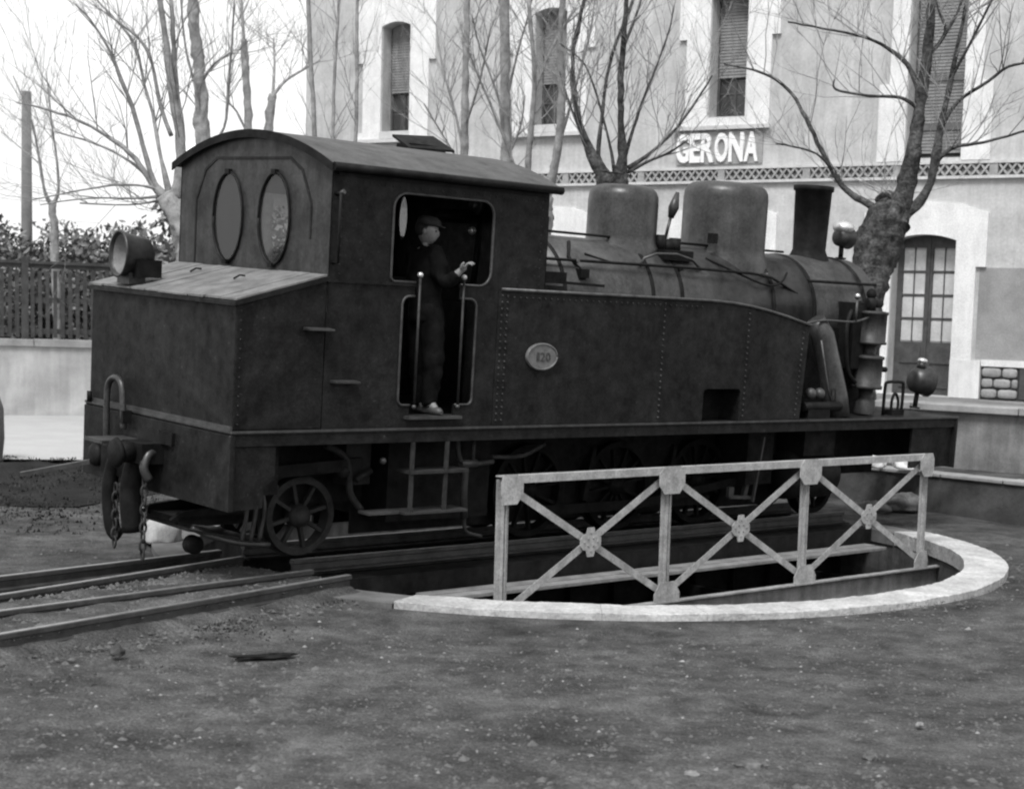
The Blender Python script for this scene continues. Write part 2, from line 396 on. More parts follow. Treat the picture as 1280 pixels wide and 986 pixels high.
for i, x in enumerate(post_x):
    l = .155 if i > 0 else .07; r = .155 if i < 3 else .07
    gusset(x, 0, [(-l * .6, ZT + .01), (r * .6, ZT + .01), (r, ZT - .05), (r, ZT - .15), (r * .6, ZT - .225), (-l * .6, ZT - .225), (-l, ZT - .15), (-l, ZT - .05)], OY - .068)
    gusset(x, 0, [(-l, -.188), (r, -.188), (r, -.12), (r * .55, -.02), (-l * .55, -.02), (-l, -.12)], OY - .05)
    rv = M_()
    for zz in (ZT - .09, ZT - .13, ZT - .17, -.16, -.12, -.08):
        for xx in (-.045, 0, .045): rv.ball((x + xx, OY - (.07 if zz > .5 else .052), zz), .009, 6)
    stuff(rv.build('rivets', beamm, br))
m = M_().box(post_x[0] - .05, post_x[3] + .05, OY - .058, OY + .02, ZT - .012, ZT); m.box(post_x[0] - .05, post_x[3] + .05, OY - .066, OY - .058, ZT - .062, ZT)
m.build('top_rail', railpaint, br)

# ------------------------------------------------------------------ locomotive
Lm = Matrix(((0.71517, -0.698144, 0.0335686, -2.88165), (0.698944, 0.714547, -0.0299906, 12.29976), (-0.0030486, 0.0449109, 0.998986, 1.27906), (0, 0, 0, 1)))
loco = thing('tank_locomotive', 'black narrow gauge steam tank locomotive standing across the turntable', 'locomotive', mtx=Lm)
WD = 2.304; Y0, Y1 = .03, WD - .03; YC = WD / 2
def P(m, n, mt=paint, par=loco, bev=0.): return m.build(n, mt, par, bev)
# footplate
m = M_().box(0, 9.27, 0, WD, -.028, 0); m.box(0, 9.27, .012, .03, -.115, -.028); m.box(0, 9.27, WD - .03, WD - .012, -.115, -.028); P(m, 'footplate', paint, bev=.003)
m = M_().box(-.008, 9.27, -.008, .004, -.012, .006); m.box(-.008, .004, .004, WD, -.012, .006); P(m, 'footplate_edge', edge)
# buffer beams
m = M_().box(-.012, .03, .0, WD, -.60, -.03); P(m, 'rear_buffer_beam', paint, bev=.004)
m = M_().plate([(.03, -.60), (.30, -.585), (.31, -.42), (.40, -.37), (.40, -.12), (.03, -.12)], (), .03, .06); P(m, 'beam_side_plate', paint)
m = M_().plate([(.03, -.60), (.30, -.585), (.31, -.42), (.40, -.37), (.40, -.12), (.03, -.12)], (), WD - .06, WD - .03); P(m, 'beam_side_plate', paint)
m = M_().box(9.235, 9.275, .0, WD, -.57, -.0295); P(m, 'front_buffer_beam', paint, bev=.004)
for y in (.05, WD - .08): P(M_().box(8.5, 9.234, y, y + .03, -.56, -.117), 'front_side_plate', paint)
# bunker body
prof = [(.02, .001), (.02, .93), (.80, 1.15), (.80, .001)]
m = M_().plate(prof, (), Y0 + .001, Y1); P(m, 'bunker', paint, bev=.012)
P(M_().box(.002, .02, Y0, Y1, .004, .035), 'bunker_base_angle', edge)
# bunker lid: boards running forward
lid = M_().hexa([(-.015, Y0 - .03, .925), (.80, Y0 - .03, 1.142), (.80, Y1 + .03, 1.142), (-.015, Y1 + .03, .925), (-.015, Y0 - .03, .953), (.80, Y0 - .03, 1.172), (.80, Y1 + .03, 1.172), (-.015, Y1 + .03, .953)]).build('bunker_lid', paint, loco)
nb = 10; bw_ = (Y1 - Y0 + .04) / nb
for i in range(nb):
    y0 = Y0 - .02 + i * bw_ + .005; y1 = y0 + bw_ - .012; dz = random.uniform(.0, .009); xe = random.uniform(-.02, .02); k = .2685
    def zz(x, d): return .9585 + (x + .015) * .2685 + d
    x0 = -.01 + abs(xe); x1 = .785
    M_().hexa([(x0, y0, zz(x0, 0)), (x1, y0, zz(x1, 0)), (x1, y1, zz(x1, 0)), (x0, y1, zz(x0, 0)), (x0, y0, zz(x0, .014 + dz)), (x1, y0, zz(x1, .014 + dz)), (x1, y1, zz(x1, .014 + dz)), (x0, y1, zz(x0, .014 + dz))]).build('board', plankm, lid, .002)
for (xx, yy) in ((.42, .75), (.5, 1.55)):      # ring handles
    P(M_().tube([(xx, yy, zz(xx, .03)), (xx + .05, yy, zz(xx + .05, .045)), (xx + .1, yy, zz(xx + .1, .03))], .008, 6), 'lid_handle', black)
# side shelves
P(M_().hexa([(.60, -.055, .765), (.83, -.055, .765), (.83, Y0, .765), (.60, Y0, .765), (.60, -.055, .778), (.83, -.055, .778), (.83, Y0, .785), (.60, Y0, .785)]), 'step_iron', edge)
P(M_().hexa([(.86, -.055, .365), (1.09, -.055, .365), (1.09, Y0, .365), (.86, Y0, .365), (.86, -.055, .378), (1.09, -.055, .378), (1.09, Y0, .385), (.86, Y0, .385)]), 'step_iron', edge)
# cab side sheets
hole = []
W0, W1, Wb, Wt, rr = 1.385, 2.40, 1.165, 1.855, .12
D0, D1 = 1.63, 2.085
S0, S1, Sb, St = 1.51, 2.265, .185, 1.055
def c4(cx, cz, r, a0, a1, n=5): return [(cx + r * math.cos(math.radians(a0 + (a1 - a0) * i / n)), cz + r * math.sin(math.radians(a0 + (a1 - a0) * i / n))) for i in range(n + 1)]
hole = [(D0, .10), (D0, Sb)] + c4(S0 + .05, Sb + .05, .05, 270, 180) + c4(S0 + .07, St - .07, .07, 180, 90) + [(D0, St), (D0, Wb)] + c4(W0 + .04, Wb + .04, .04, 270, 180) + \
       c4(W0 + rr, Wt - rr, rr, 180, 90) + c4(W1 - rr, Wt - rr, rr, 90, 0) + c4(W1 - rr, Wb + rr, rr, 360, 270) + [(D1, Wb), (D1, St)] + c4(S1 - .07, St - .07, .07, 90, 0) + c4(S1 - .05, Sb + .05, .05, 360, 270) + [(D1, Sb), (D1, .10)]
side = [(.8005, .002), (.8005, 2.01), (3.0, 2.01), (3.0, 1.156), (2.52, 1.156), (2.52, .002)]
P(M_().plate(side, [hole], Y0, Y0 + .02), 'cab_side_sheet', paint)
P(M_().plate([(.80, .002), (.80, 2.01), (3.0, 2.01), (3.0, .002)], [rrect(1.5, 2.3, 1.2, 1.84, .1)], Y1 - .02, Y1), 'cab_side_sheet', paint)
# opening bead, follows the window edge
def bead(path, y, r, name, mt=edge, closed=False, par=loco):
    pts = [(a, y, b) for a, b in path];
    if closed: pts.append(pts[0])
    return P(M_().tube(pts, r, 6), name, mt, par)
wi = hole.index((D0, Wb)); wj = hole.index((D1, Wb)); bead(hole[wi:wj + 1], Y0 - .004, .011, 'window_bead')
i1 = hole.index((D0, Sb)); i2 = hole.index((D0, St)); bead(hole[i1:i2 + 1], Y0 - .004, .011, 'door_bead')
j1 = hole.index((D1, St)); j2 = hole.index((D1, Sb)); bead(hole[j1:j2 + 1], Y0 - .004, .011, 'door_bead')
for x in (D0 + .01, D1 - .0):
    h = P(M_().tube([(x, -.02, .18), (x, -.02, Wb + .045)], .011, 8), 'handrail', railing)
    P(M_().ball((x, -.02, Wb + .062), .024, 10), 'handrail_knob', bright, h)
    P(M_().ball((x, -.02, .175), .02, 8), 'handrail_foot', edge, h)
P(M_().box(D0 - .05, D1 + .05, -.03, .12, .075, .098), 'door_sill', edge)
P(M_().box(.82, 3.0, Y0 + .12, Y1 - .03, .06, .085), 'cab_floor', black)
P(M_().box(.80, 1.02, Y0 + .16, Y1 - .03, .09, 1.1), 'coal_bulkhead', black)
# belt strip
P(M_().box(.80, D0 - .0, Y0 - .012, Y0 - .0005, 1.132, 1.158), 'belt_strip', paint)
# rear cab sheet: arched top with two oval windows
def roofz(y, off=0.): t = (y - YC) / (WD / 2); return 2.008 + off + .245 * (1 - t * t)
ov = [(.80, 1.59), (1.49, 1.59)]
outer = [(Y0, .9), (Y1, .9)] + [(Y1 - (Y1 - Y0) * i / 24, roofz(Y1 - (Y1 - Y0) * i / 24, -.01)) for i in range(25)]
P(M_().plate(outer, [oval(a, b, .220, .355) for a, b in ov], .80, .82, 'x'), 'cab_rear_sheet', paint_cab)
P(M_().plate([(.28, 1.45), (.28, 1.72), (.42, 1.98), (.60, 2.075), (1.70, 2.075), (1.88, 1.98), (2.02, 1.72), (2.02, 1.2), (1.998, 1.2), (1.998, 1.72), (1.86, 1.965), (1.69, 2.055), (.61, 2.055), (.44, 1.965), (.302, 1.72), (.302, 1.45)], (), .794, .7995, 'x'), 'cab_rear_moulding', paint)
def oval_window(cy, cz, x, sgn):
    fr = M_().tube([(x - .012 * sgn, a, b) for a, b in oval(cy, cz, .225, .36, 32)] + [(x - .012 * sgn, cy + .225, cz)], .011, 6)
    o = P(fr, 'oval_window', paint)
    P(M_().plate(oval(cy, cz, .221, .356), (), x - .003, x + .003, 'x'), 'glass', glass, o)
    P(M_().box(x - .035 if sgn > 0 else x, x if sgn > 0 else x + .035, cy - .03, cy + .03, cz + .345, cz + .385), 'hinge', black, o)
    P(M_().box(x - .035 if sgn > 0 else x, x if sgn > 0 else x + .035, cy - .03, cy + .03, cz - .385, cz - .345), 'hinge', black, o)
for a, b in ov: oval_window(a, b, .80, 1)
fov = [(.45, 1.70), (2.06, 1.72)]
outer = [(Y0 + .001, 1.0), (Y1 - .001, 1.0)] + [(Y1 - .001 - (Y1 - Y0 - .002) * i / 24, roofz(Y1 - (Y1 - Y0) * i / 24, -.01)) for i in range(25)]
P(M_().plate(outer, [oval(a, b, .15 if a < 1 else .07, .20) for a, b in fov], 2.98, 3.0, 'x'), 'cab_front_sheet', paint)
for a, b in fov: P(M_().plate(oval(a, b, .152 if a < 1 else .072, .202), (), 2.985, 2.99, 'x'), 'front_glass', glass)
# cab rear grab handle
P(M_().tube([(.84, Y0, 1.80), (.84, -.035, 1.80), (.84, -.035, 1.28), (.84, Y0, 1.28)], .012, 8), 'grab_handle', black)
P(M_().tube([(.86, Y0 - .004, 1.80), (.875, -.03, 1.82)], .02, 8), 'grab_bracket', edge)
# roof
def roof_sheet(x0, x1, ov_, t0, t1, n=28):
    y0 = -ov_; y1 = WD + ov_; vs = []; fs = []
    for x in (x0, x1):
        for i in range(n + 1):
            y = y0 + (y1 - y0) * i / n
            tt = (y - YC) / (WD / 2); z = 2.008 + .245 * (1 - tt * tt)
            vs.append((x, y, z + t0)); vs.append((x, y, z + t1))
    k = 2 * (n + 1)
    for i in range(n):
        a = 2 * i
        fs += [(a, a + 2, k + a + 2, k + a), (a + 1, k + a + 1, k + a + 3, a + 3), (a, a + 1, a + 3, a + 2), (k + a, k + a + 2, k + a + 3, k + a + 1)]
    fs += [(0, k, k + 1, 1), (2 * n, 2 * n + 1, k + 2 * n + 1, k + 2 * n)]
    return M_().add(vs, fs)
rf = P(roof_sheet(.76, 3.07, .045, .0, .03), 'cab_roof', roofm)
for i in range(1, 3): pass
P(M_().tube([(.76, -.045, 2.0), (3.07, -.045, 2.0)], .034, 8), 'gutter', black, rf)
P(M_().box(.85, 2.98, Y0 - .02, Y0 - .0005, 1.945, 1.965), 'cab_cornice', paint)
P(roof_sheet(.748, .760, .047, -.03, .034), 'roof_edge', black, rf)
# roof hatch, propped open
hz = 2.255
P(M_().box(2.24, 2.62, 1.0, 1.20, 2.2, hz + .07), 'hatch_frame', black, rf)
P(M_().hexa([(2.19, .95, 2.265), (2.68, .95, 2.285), (2.63, 1.2, 2.405), (2.19, 1.2, 2.375), (2.19, .95, 2.285), (2.68, .95, 2.305), (2.63, 1.2, 2.425), (2.19, 1.2, 2.395)]), 'hatch', black, rf)
# side tanks
TZ = 1.150
tank = [(2.522, .001), (5.09, .001), (5.09, .27)] + c4(5.13, .27, .04, 180, 90, 3) + c4(5.57, .27, .04, 90, 0, 3) + [(5.61, .001), (6.53, .001), (6.585, .955)]
curve = [(6.2, 1.035), (5.9, 1.085), (5.65, 1.118), (5.4, 1.139), (5.1, TZ), (2.522, TZ)]
tank += curve
for y0, y1, side_ in ((Y0, Y0 + .44, 0), (Y1 - .44, Y1, 1)):
    t = P(M_().plate(tank, (), y0 + .001, y1), 'side_tank', paint, bev=.006)
    if side_ == 0:
        top = [(2.522, TZ), (5.1, TZ), (5.4, 1.139), (5.65, 1.118), (5.9, 1.085), (6.2, 1.035), (6.592, .955)]
        P(M_().tube([(a, y0 - .004, b - .004) for a, b in top], .017, 6), 'tank_rim', edge, t)
        r = M_()
        for x, z0, z1 in ((2.54, .05, 1.10), (2.60, .05, 1.10), (4.49, .05, 1.10), (5.66, .05, 1.08), (6.47, .05, .93)):
            z = z0
            while z < z1: r.ball((x + .05 * (z - .5) * (x > 6), y0 - .001, z), .012, 6); z += .055
        x = 2.6
        while x < 5: r.ball((x, y0 - .001, 1.085), .010, 6); x += .07
        stuff(P(r, 'rivets', paint_cab, t))
        P(M_().box(2.50, 2.53, y0 - .006, y0 + .0005, .01, 1.14), 'seam_strip', paint, t)
        P(M_().box(2.85, 3.3, .10, .40, TZ, TZ + .05), 'tank_lid', black, t)
        P(M_().bar((2.9, .3, TZ + .09), (3.95, .3, TZ + .07), .03, .025), 'fire_iron', black, t)
        P(M_().bar((3.0, .22, TZ + .12), (3.35, .22, TZ + .12), .16, .10), 'tool_box', black, t)
# clean-out notch shadow box behind the tank cut-out
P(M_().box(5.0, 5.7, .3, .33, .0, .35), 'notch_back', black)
# rivets round bunker and cab corner
r = M_()
z = .05
while z < .9:
    r.ball((.06, Y0 - .0, z), .008, 6); z += .07
z = 1.2
while z < 1.95:
    r.ball((.90, Y0 - .0, z), .007, 6); r.ball((2.93, Y0, z), .007, 6); z += .07
x = .95
while x < 2.95: r.ball((x, Y0, 1.90), .007, 6); x += .07
stuff(P(r, 'rivets', paint_cab))
# number plate
pl = P(M_().plate(oval(3.01, .593, .178, .118, 36), (), Y0 - .018, Y0 - .0005), 'number_plate', platem)
P(M_().tube([(a, Y0 - .020, b) for a, b in oval(3.01, .593, .168, .108, 36)] + [(3.178, Y0 - .020, .593)], .007, 5), 'plate_rim', platem, pl)
def text_mesh(ch, w, h, depth, offset=0.):
    cu = bpy.data.curves.new('t', 'FONT'); cu.body = ch; cu.extrude = depth / 2; cu.offset = offset; cu.resolution_u = 4
    o = bpy.data.objects.new('t', cu); COL.objects.link(o)
    dg = bpy.context.evaluated_depsgraph_get(); me = bpy.data.meshes.new_from_object(o.evaluated_get(dg)); bpy.data.objects.remove(o)
    xs = [v.co.x for v in me.vertices]; ys = [v.co.y for v in me.vertices]
    for v in me.vertices:
        v.co = ((v.co.x - min(xs)) / (max(xs) - min(xs)) * w, -v.co.z, (v.co.y - min(ys)) / (max(ys) - min(ys)) * h)
    return me
def letters(txt, x, y, z, ws, h, gap, m, parent, name, depth=.02, offset=0.):
    for ch, w in zip(txt, ws):
        me = text_mesh(ch, w, h, depth, offset); me.materials.clear(); me.materials.append(m)
        o = bpy.data.objects.new(name, me); link(o, parent); o.location = (x, y, z); x += w + gap
letters('120', 2.945, Y0 - .02, .555, (.03, .05, .05), .075, .012, edge, pl, 'digit', .008)
# boiler, smokebox
BCZ, BR = 1.055, .60
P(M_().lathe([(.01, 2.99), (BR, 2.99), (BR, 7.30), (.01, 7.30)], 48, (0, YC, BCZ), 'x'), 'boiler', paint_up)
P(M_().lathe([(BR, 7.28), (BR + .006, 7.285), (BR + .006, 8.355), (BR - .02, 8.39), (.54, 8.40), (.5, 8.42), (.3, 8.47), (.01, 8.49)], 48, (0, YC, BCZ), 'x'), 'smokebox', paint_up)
P(M_().lathe([(BR + .004, 8.10), (BR + .022, 8.105), (BR + .022, 8.145), (BR + .004, 8.15)], 48, (0, YC, BCZ), 'x'), 'smokebox_ring', black)
for x in (3.72, 4.86, 5.26, 6.62, 7.27):
    P(M_().lathe([(BR, x - .022), (BR + .01, x - .02), (BR + .01, x + .02), (BR, x + .022)], 48, (0, YC, BCZ), 'x'), 'boiler_band', black)
P(M_().plate([(YC - .62, -.1), (YC + .62, -.1), (YC + .62, .9), (YC - .62, .9)], (), 7.4, 8.28, 'x'), 'smokebox_saddle', black)
P(M_().box(3.0, 7.35, YC - .45, YC + .45, -.1, .7), 'firebox_and_frame_filling', black)
# domes
def dome(x, r, z0, zt, name):
    sh = .17
    pr = [(r + .05, z0 - .22), (r + .03, z0 - .06), (r + .004, z0 + .0), (r, z0 + .05), (r, zt - sh), (r * .985, zt - sh * .62), (r * .93, zt - sh * .34), (r * .82, zt - sh * .14), (r * .6, zt - sh * .03), (r * .3, zt), (.001, zt + .004)]
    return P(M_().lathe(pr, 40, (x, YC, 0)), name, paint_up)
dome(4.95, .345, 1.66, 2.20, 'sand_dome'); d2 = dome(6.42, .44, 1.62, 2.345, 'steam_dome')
P(M_().bar((5.9, YC - .3, 1.75), (5.98, YC - .3, 1.75), .07, .1), 'dome_bracket', black)
# chimney
P(M_().lathe([(.24, 1.60), (.20, 1.69), (.182, 1.73), (.203, 2.36), (.222, 2.37), (.224, 2.42), (.20, 2.425), (.175, 2.40), (.17, 2.0)], 32, (7.82, YC, 0)), 'chimney', black)
P(M_().bar((8.02, YC - .02, 1.72), (8.045, YC - .02, 2.39), .05, .035, (0, 1, 0)), 'chimney_pipe', black)
# safety valve cluster and whistle between the domes
m = M_().box(5.12, 5.52, YC - .45, YC - .15, 1.50, 1.60); m.tube([(5.2, YC - .3, 1.58), (5.2, YC - .3, 1.74)], .05, 10); m.tube([(5.4, YC - .3, 1.58), (5.4, YC - .3, 1.72)], .06, 10); m.ball((5.3, YC - .3, 1.64), .07)
P(m, 'safety_valves', black)
P(M_().tube([(5.36, YC - .2, 1.7), (5.42, YC - .2, 1.93)], .016, 8).tube([(5.42, YC - .2, 1.92), (5.45, YC - .2, 2.02), (5.49, YC - .2, 2.17)], [.03, .055, .02], 10), 'whistle', paint_up)
P(M_().tube([(4.75, .66, 1.42), (4.78, .64, 1.50), (4.92, .62, 1.55), (5.2, .62, 1.56), (5.45, .65, 1.52), (5.6, .66, 1.43)], .014, 8), 'curved_pipe', edge)
P(M_().tube(spline([(4.1, .74, 1.50), (4.5, .70, 1.43), (4.8, .80, 1.5)]), .012, 6), 'oil_pipe', black)
P(M_().tube([(4.0, .86, 1.60), (3.86, .70, 1.46), (3.98, .64, 1.34)], .018, 6), 'clack_pipe', black)
P(M_().box(3.9, 4.0, .55, .66, 1.28, 1.36), 'clack_valve', black)
# handrail and cables along the boiler
P(M_().tube([(3.0, .63, 1.43), (4.5, .61, 1.436), (5.3, .60, 1.44), (6.3, .60, 1.43), (6.6, .60, 1.40), (7.05, .60, 1.24), (7.45, .60, 1.05)], .014, 8), 'boiler_handrail', black)
P(M_().tube([(3.0, YC - .12, 1.75), (3.3, YC - .14, 1.69), (5.0, YC - .16, 1.68), (7.2, YC - .16, 1.68)], .014, 6), 'sand_pipe', black)
P(M_().tube(spline([(5.8, .80, 1.55), (6.1, .62, 1.42), (6.5, .57, 1.32), (6.75, .60, 1.36), (6.9, .66, 1.46)]), .012, 6), 'dome_pipe', black)
for x in (3.9, 5.3, 6.55, 7.4): P(M_().tube([(x, .60, 1.43 if x < 7 else 1.08), (x, .68, 1.42 if x < 7 else 1.1)], .02, 8), 'rail_stanchion', edge)
P(M_().tube([(7.15, .57, 1.395), (8.30, .57, 1.40)], .016, 8), 'smokebox_handrail', black)
P(M_().tube([(3.02, Y0 + .03, 1.17), (3.02, Y0 + .03, 1.78)], .012, 6), 'cab_front_pipe', black)
# ladder line across the smokebox front
# air pump
px_, py_ = 7.97, .33
m = M_().lathe([(.001, 1.125), (.12, 1.125), (.178, 1.115), (.178, 1.09), (.165, 1.085), (.165, .80), (.178, .795), (.178, .77), (.10, .765), (.07, .74), (.07, .66), (.15, .645), (.172, .64), (.172, .61), (.158, .605), (.158, .33), (.172, .325), (.172, .29), (.08, .285), (.07, .2), (.11, .15), (.11, .02)], 28, (px_, py_, 0))
pu = P(m, 'air_pump', paint_cab)
m = M_(); m.tube([(px_ - .04, py_, 1.12), (px_ - .04, py_, 1.26)], .06, 10); m.tube([(px_ - .10, py_, 1.2), (px_ + .13, py_, 1.2)], .045, 8); m.ball((px_ - .04, py_, 1.30), .06, 10)
P(m, 'pump_valve', black, pu)
P(M_().tube([(px_ + .15, py_, .50), (px_ + .32, py_, .495)], .03, 8), 'pump_cock', black, pu)
P(M_().tube(spline([(px_ - .1, py_ + .1, 1.2), (px_ - .3, py_ + .05, 1.1), (px_ - .42, py_, .9), (px_ - .35, py_, .5), (px_ - .2, py_, .35)]), .026, 8), 'pump_pipe', black, pu)
P(M_().box(px_ - .3, px_ - .1, py_, py_ + .3, .5, 1.2), 'pump_bracket', black, pu)
P(M_().tube(spline([(6.62, .25, .93), (7.0, .22, 1.0), (7.5, .22, 1.0), (7.8, .25, 1.05)]), .013, 6), 'feed_pipe', edge)
P(M_().tube([(7.55, .22, 1.0), (7.55, .22, 1.22)], .014, 6).ball((7.55, .22, 1.26), .028, 8), 'lubricator', edge)
P(M_().ball((7.55, .22, 1.27), .03, 8), 'lubricator_cap', bright)
# slanting steam pipe
P(M_().tube([(7.02, .33, 1.0), (7.12, .30, .85), (7.36, .26, .22), (7.40, .26, .02)], [.10, .125, .135, .15], 16), 'steam_pipe', paint_up)
P(M_().tube([(6.96, .18, .80), (7.10, .15, .30), (7.18, .15, .15)], .011, 6), 'steam_pipe_highlight', edge)  # thin strip added as the highlight line along the steam pipe
for x in (6.86, 7.0): P(M_().ball((x, .18, .25), .062, 12), 'oil_pot', edge)
m = M_().tube([(6.7, .14, .12), (7.3, .14, .12)], .05, 8); m.box(6.75, 7.1, .1, .3, .0, .1); m.tube([(7.2, .15, .1), (7.25, .2, .32)], .03, 8); P(m, 'valve_gear_box', black)
P(M_().box(6.60, 8.3, .52, .62, .001, .92), 'smokebox_side_plate', black)
# front end rails and lamp
m = M_().tube(spline([(8.27, .3, .0), (8.27, .3, .30), (8.31, .3, .36), (8.56, .3, .36), (8.60, .3, .30), (8.60, .3, .0)], 3), .018, 8); P(m, 'front_hand_loop', black)
m = M_().tube(spline([(8.42, .3, .0), (8.41, .3, .15), (8.46, .3, .24), (8.53, .3, .15), (8.52, .3, .0)], 3), .016, 8); m.box(8.38, 8.6, .26, .36, .0, .06); P(m, 'front_bracket', black)
def headlamp(c, fwd, r, ln, name, par, up=Vector((0, 0, 1)), chimney=True, stem=.2, flare=1.0):
    c = Vector(c); f = Vector(fwd).normalized(); s = f.cross(up).normalized(); u = s.cross(f)
    q = Matrix((( s.x, u.x, f.x), (s.y, u.y, f.y), (s.z, u.z, f.z)))
    def tr(mb): mb.v = [tuple(c + q @ Vector(v)) for v in mb.v]; return mb
    b = tr(M_().lathe([(.001, -ln), (r * .5, -ln), (r * .8, -ln * .85), (r * .92, -ln * .4), (r * flare, 0), (r * flare * 1.04, .015), (r * flare * .94, .018), (r * .9, -.01)], 28)).build(name, lampm, par)
    tr(M_().lathe([(r * .93, -.005), (r * .7, -.05), (r * .4, -.09), (.001, -.1)], 28)).build('reflector', reflm, b)
    if chimney:
        tr(M_().tube([(0, r * .8, -ln * .5), (0, r * 1.28, -ln * .5)], [r * .34, r * .28], 12)).build('lamp_chimney', lampm, b)
        tr(M_().ball((0, r * 1.35, -ln * .5), r * .36, 12, (1, .6, 1))).build('lamp_cap', bright, b)
    tr(M_().tube([(0, -r * .8, -ln * .5), (0, -r - stem, -ln * .5)], .028, 8).tube([(0, -r - stem, -ln * .5), (0, -r - stem - .02, -ln * .5)], .06, 8)).build('lamp_stem', black, b)
    return b
headlamp((9.14, .38, .36), (.95, -.25, -.1), .165, .22, 'headlamp', loco, stem=.13)
fl = headlamp((8.47, YC, 1.90), (1, 0, 0), .12, .18, 'chimney_lamp', loco, stem=.10)
P(M_().ball((8.39, YC, 2.01), .125, 14, (1, 1, .6)), 'lamp_top', bright, fl)
# rear lamp on the bunker lid
rl = headlamp((-.03, 1.73, 1.235), (-1, .10, .03), .175, .26, 'rear_headlamp', loco, chimney=False, stem=.0, flare=1.05)
P(M_().box(.03, .24, 1.54, 1.70, 1.06, 1.20), 'lamp_battery_box', black, rl)
P(M_().box(.0, .14, 1.62, 1.82, 1.0, 1.09), 'lamp_bracket', edge, rl)
P(M_().bar((.12, 1.73, 1.39), (.12, 1.73, 1.43), .10, .12), 'lamp_vent', lampm, rl)
# rear drawgear
cy = 1.12
m = M_().box(-.20, .0, cy - .16, cy + .16, -.36, -.20); m.tube([(-.2, cy, -.28), (-.32, cy, -.28)], .08, 14); m.lathe([(.001, -.36), (.10, -.355), (.12, -.33), (.10, -.31), (.08, -.30)], 24, (0, cy, -.28), 'x'); P(m, 'centre_buffer', black)
P(M_().box(-.36, -.02, cy + .18, cy + .48, -.235, -.21), 'coupler_shelf', edge)
P(M_().tube(spline([(-.06, 1.80, -.40), (-.07, 1.80, .05), (-.07, 1.77, .20), (-.07, 1.66, .25), (-.07, 1.56, .20), (-.07, 1.53, .05), (-.06, 1.53, -.15)], 5), .026, 10), 'hose_loop', paint_up)
P(M_().box(-.09, -.012, 1.49, 1.57, -.10, .0), 'hose_clamp', black)
P(M_().box(-.14, -.012, cy + .12, cy + .62, -.52, -.30), 'coupler_box', black)
P(M_().tube(spline([(-.10, 1.52, -.3), (-.16, 1.54, -.6), (-.14, 1.52, -.93), (-.10, 1.47, -1.0)]), .062, 10), 'brake_hose', black)
P(M_().tube(spline([(-.10, 1.22, -.35), (-.16, 1.2, -.6), (-.14, 1.18, -.92)]), [.085] * 9, 10), 'brake_hose', black)
P(M_().bar((-.10, 2.0, -.47), (-.55, 2.30, -.60), .06, .035), 'coupling_bar', edge)
P(M_().ball((-.03, 2.05, -.42), .10, 12, (.5, 1, 1)), 'buffer_socket', black)
def chain(x, y, z0, n, r, name='coupling_chain', par=loco):
    m = M_(); z = z0
    for i in range(n):
        pts = []
        for k in range(13):
            t = 2 * PI * k / 12; a = r * .55 * math.cos(t); b = r * math.sin(t)
            pts.append((x + (a if i % 2 else 0), y + (0 if i % 2 else a), z + b))
        m.tube(pts, r * .2, 6, False); z -= r * 1.55
    return P(m, name, wheelm, par)
chain(-.16, .98, -.50, 9, .046); chain(-.2, 1.36, -.60, 7, .046)
P(M_().tube(spline([(-.02, 1.02, -.30), (-.12, .98, -.27), (-.18, .96, -.38), (-.14, .95, -.48)]), .035, 8), 'drawhook', paint_up)
P(M_().box(-.04, 0, .8, 1.0, -.2, -.1), 'beam_fitting', black)
P(M_().tube([(-.02, 2.20, .0), (-.02, 2.20, .09)], .022, 8), 'lamp_iron', black)
# trailing truck, wheels
def wheel(x, y, r, zc, name='wheel', spokes=8, par=loco, w=.10, mt=wheelm, out=-1):
    m = M_(); a = y; b = y - out * w
    m.lathe([(r - .055, a), (r, a), (r, b), (r + .022, b), (r + .022, b - out * .02), (r - .055, b - out * .02), (r - .055, a)], 40, (x, 0, zc), 'y', smooth=False)
    o = m.build(name, mt, par)
    c = M_().lathe([(.001, a + out * .04), (.06, a + out * .04), (.065, a + out * .02), (.09, a + out * .01), (.10, a - out * .02), (.10, b)], 20, (x, 0, zc), 'y').build('hub', mt, o)
    for k in range(spokes):
        t = 2 * PI * (k + .3) / spokes; M_().bar((x + .08 * math.cos(t), a - out * .045, zc + .08 * math.sin(t)), (x + (r - .05) * math.cos(t), a - out * .045, zc + (r - .05) * math.sin(t)), .03, .045, (0, 1, 0)).build('spoke', mt, o)
    return o
WZ = -1.126; gN = .752; gF = WD - gN
for r, xs, sp in ((.325, (1.128, 7.75), 8), (.43, (3.60, 4.74, 5.88), 12)):
    for x in xs:
        wheel(x, gN, r, WZ + r, 'wheel', sp, mt=wheelm if x < 2 else wheeld); wheel(x, gF, r, WZ + r, 'wheel', sp, out=1, mt=wheeld)
        P(M_().tube([(x, gN + .1, WZ + r), (x, gF - .1, WZ + r)], .06, 10), 'axle', black)
m = M_()
m.plate([(.03, -.80), (.12, -.74), (.3, -.72), (1.5, -.70), (1.5, -.82), (.55, -.86), (.35, -.86), (.12, -.82)], (), .90, .94)
m.plate([(.03, -.80), (.12, -.74), (.3, -.72), (1.5, -.70), (1.5, -.82), (.55, -.86), (.35, -.86), (.12, -.82)], (), WD - .94, WD - .90)
m.box(.10, .9, .9, WD - .9, -.84, -.78)
P(m, 'trailing_truck_frame', black)
P(M_().tube(spline([(.10, .70, -.83), (.25, .68, -.90), (.5, .66, -.97), (.78, .66, -1.0)]), .022, 8), 'guard_iron', edge)
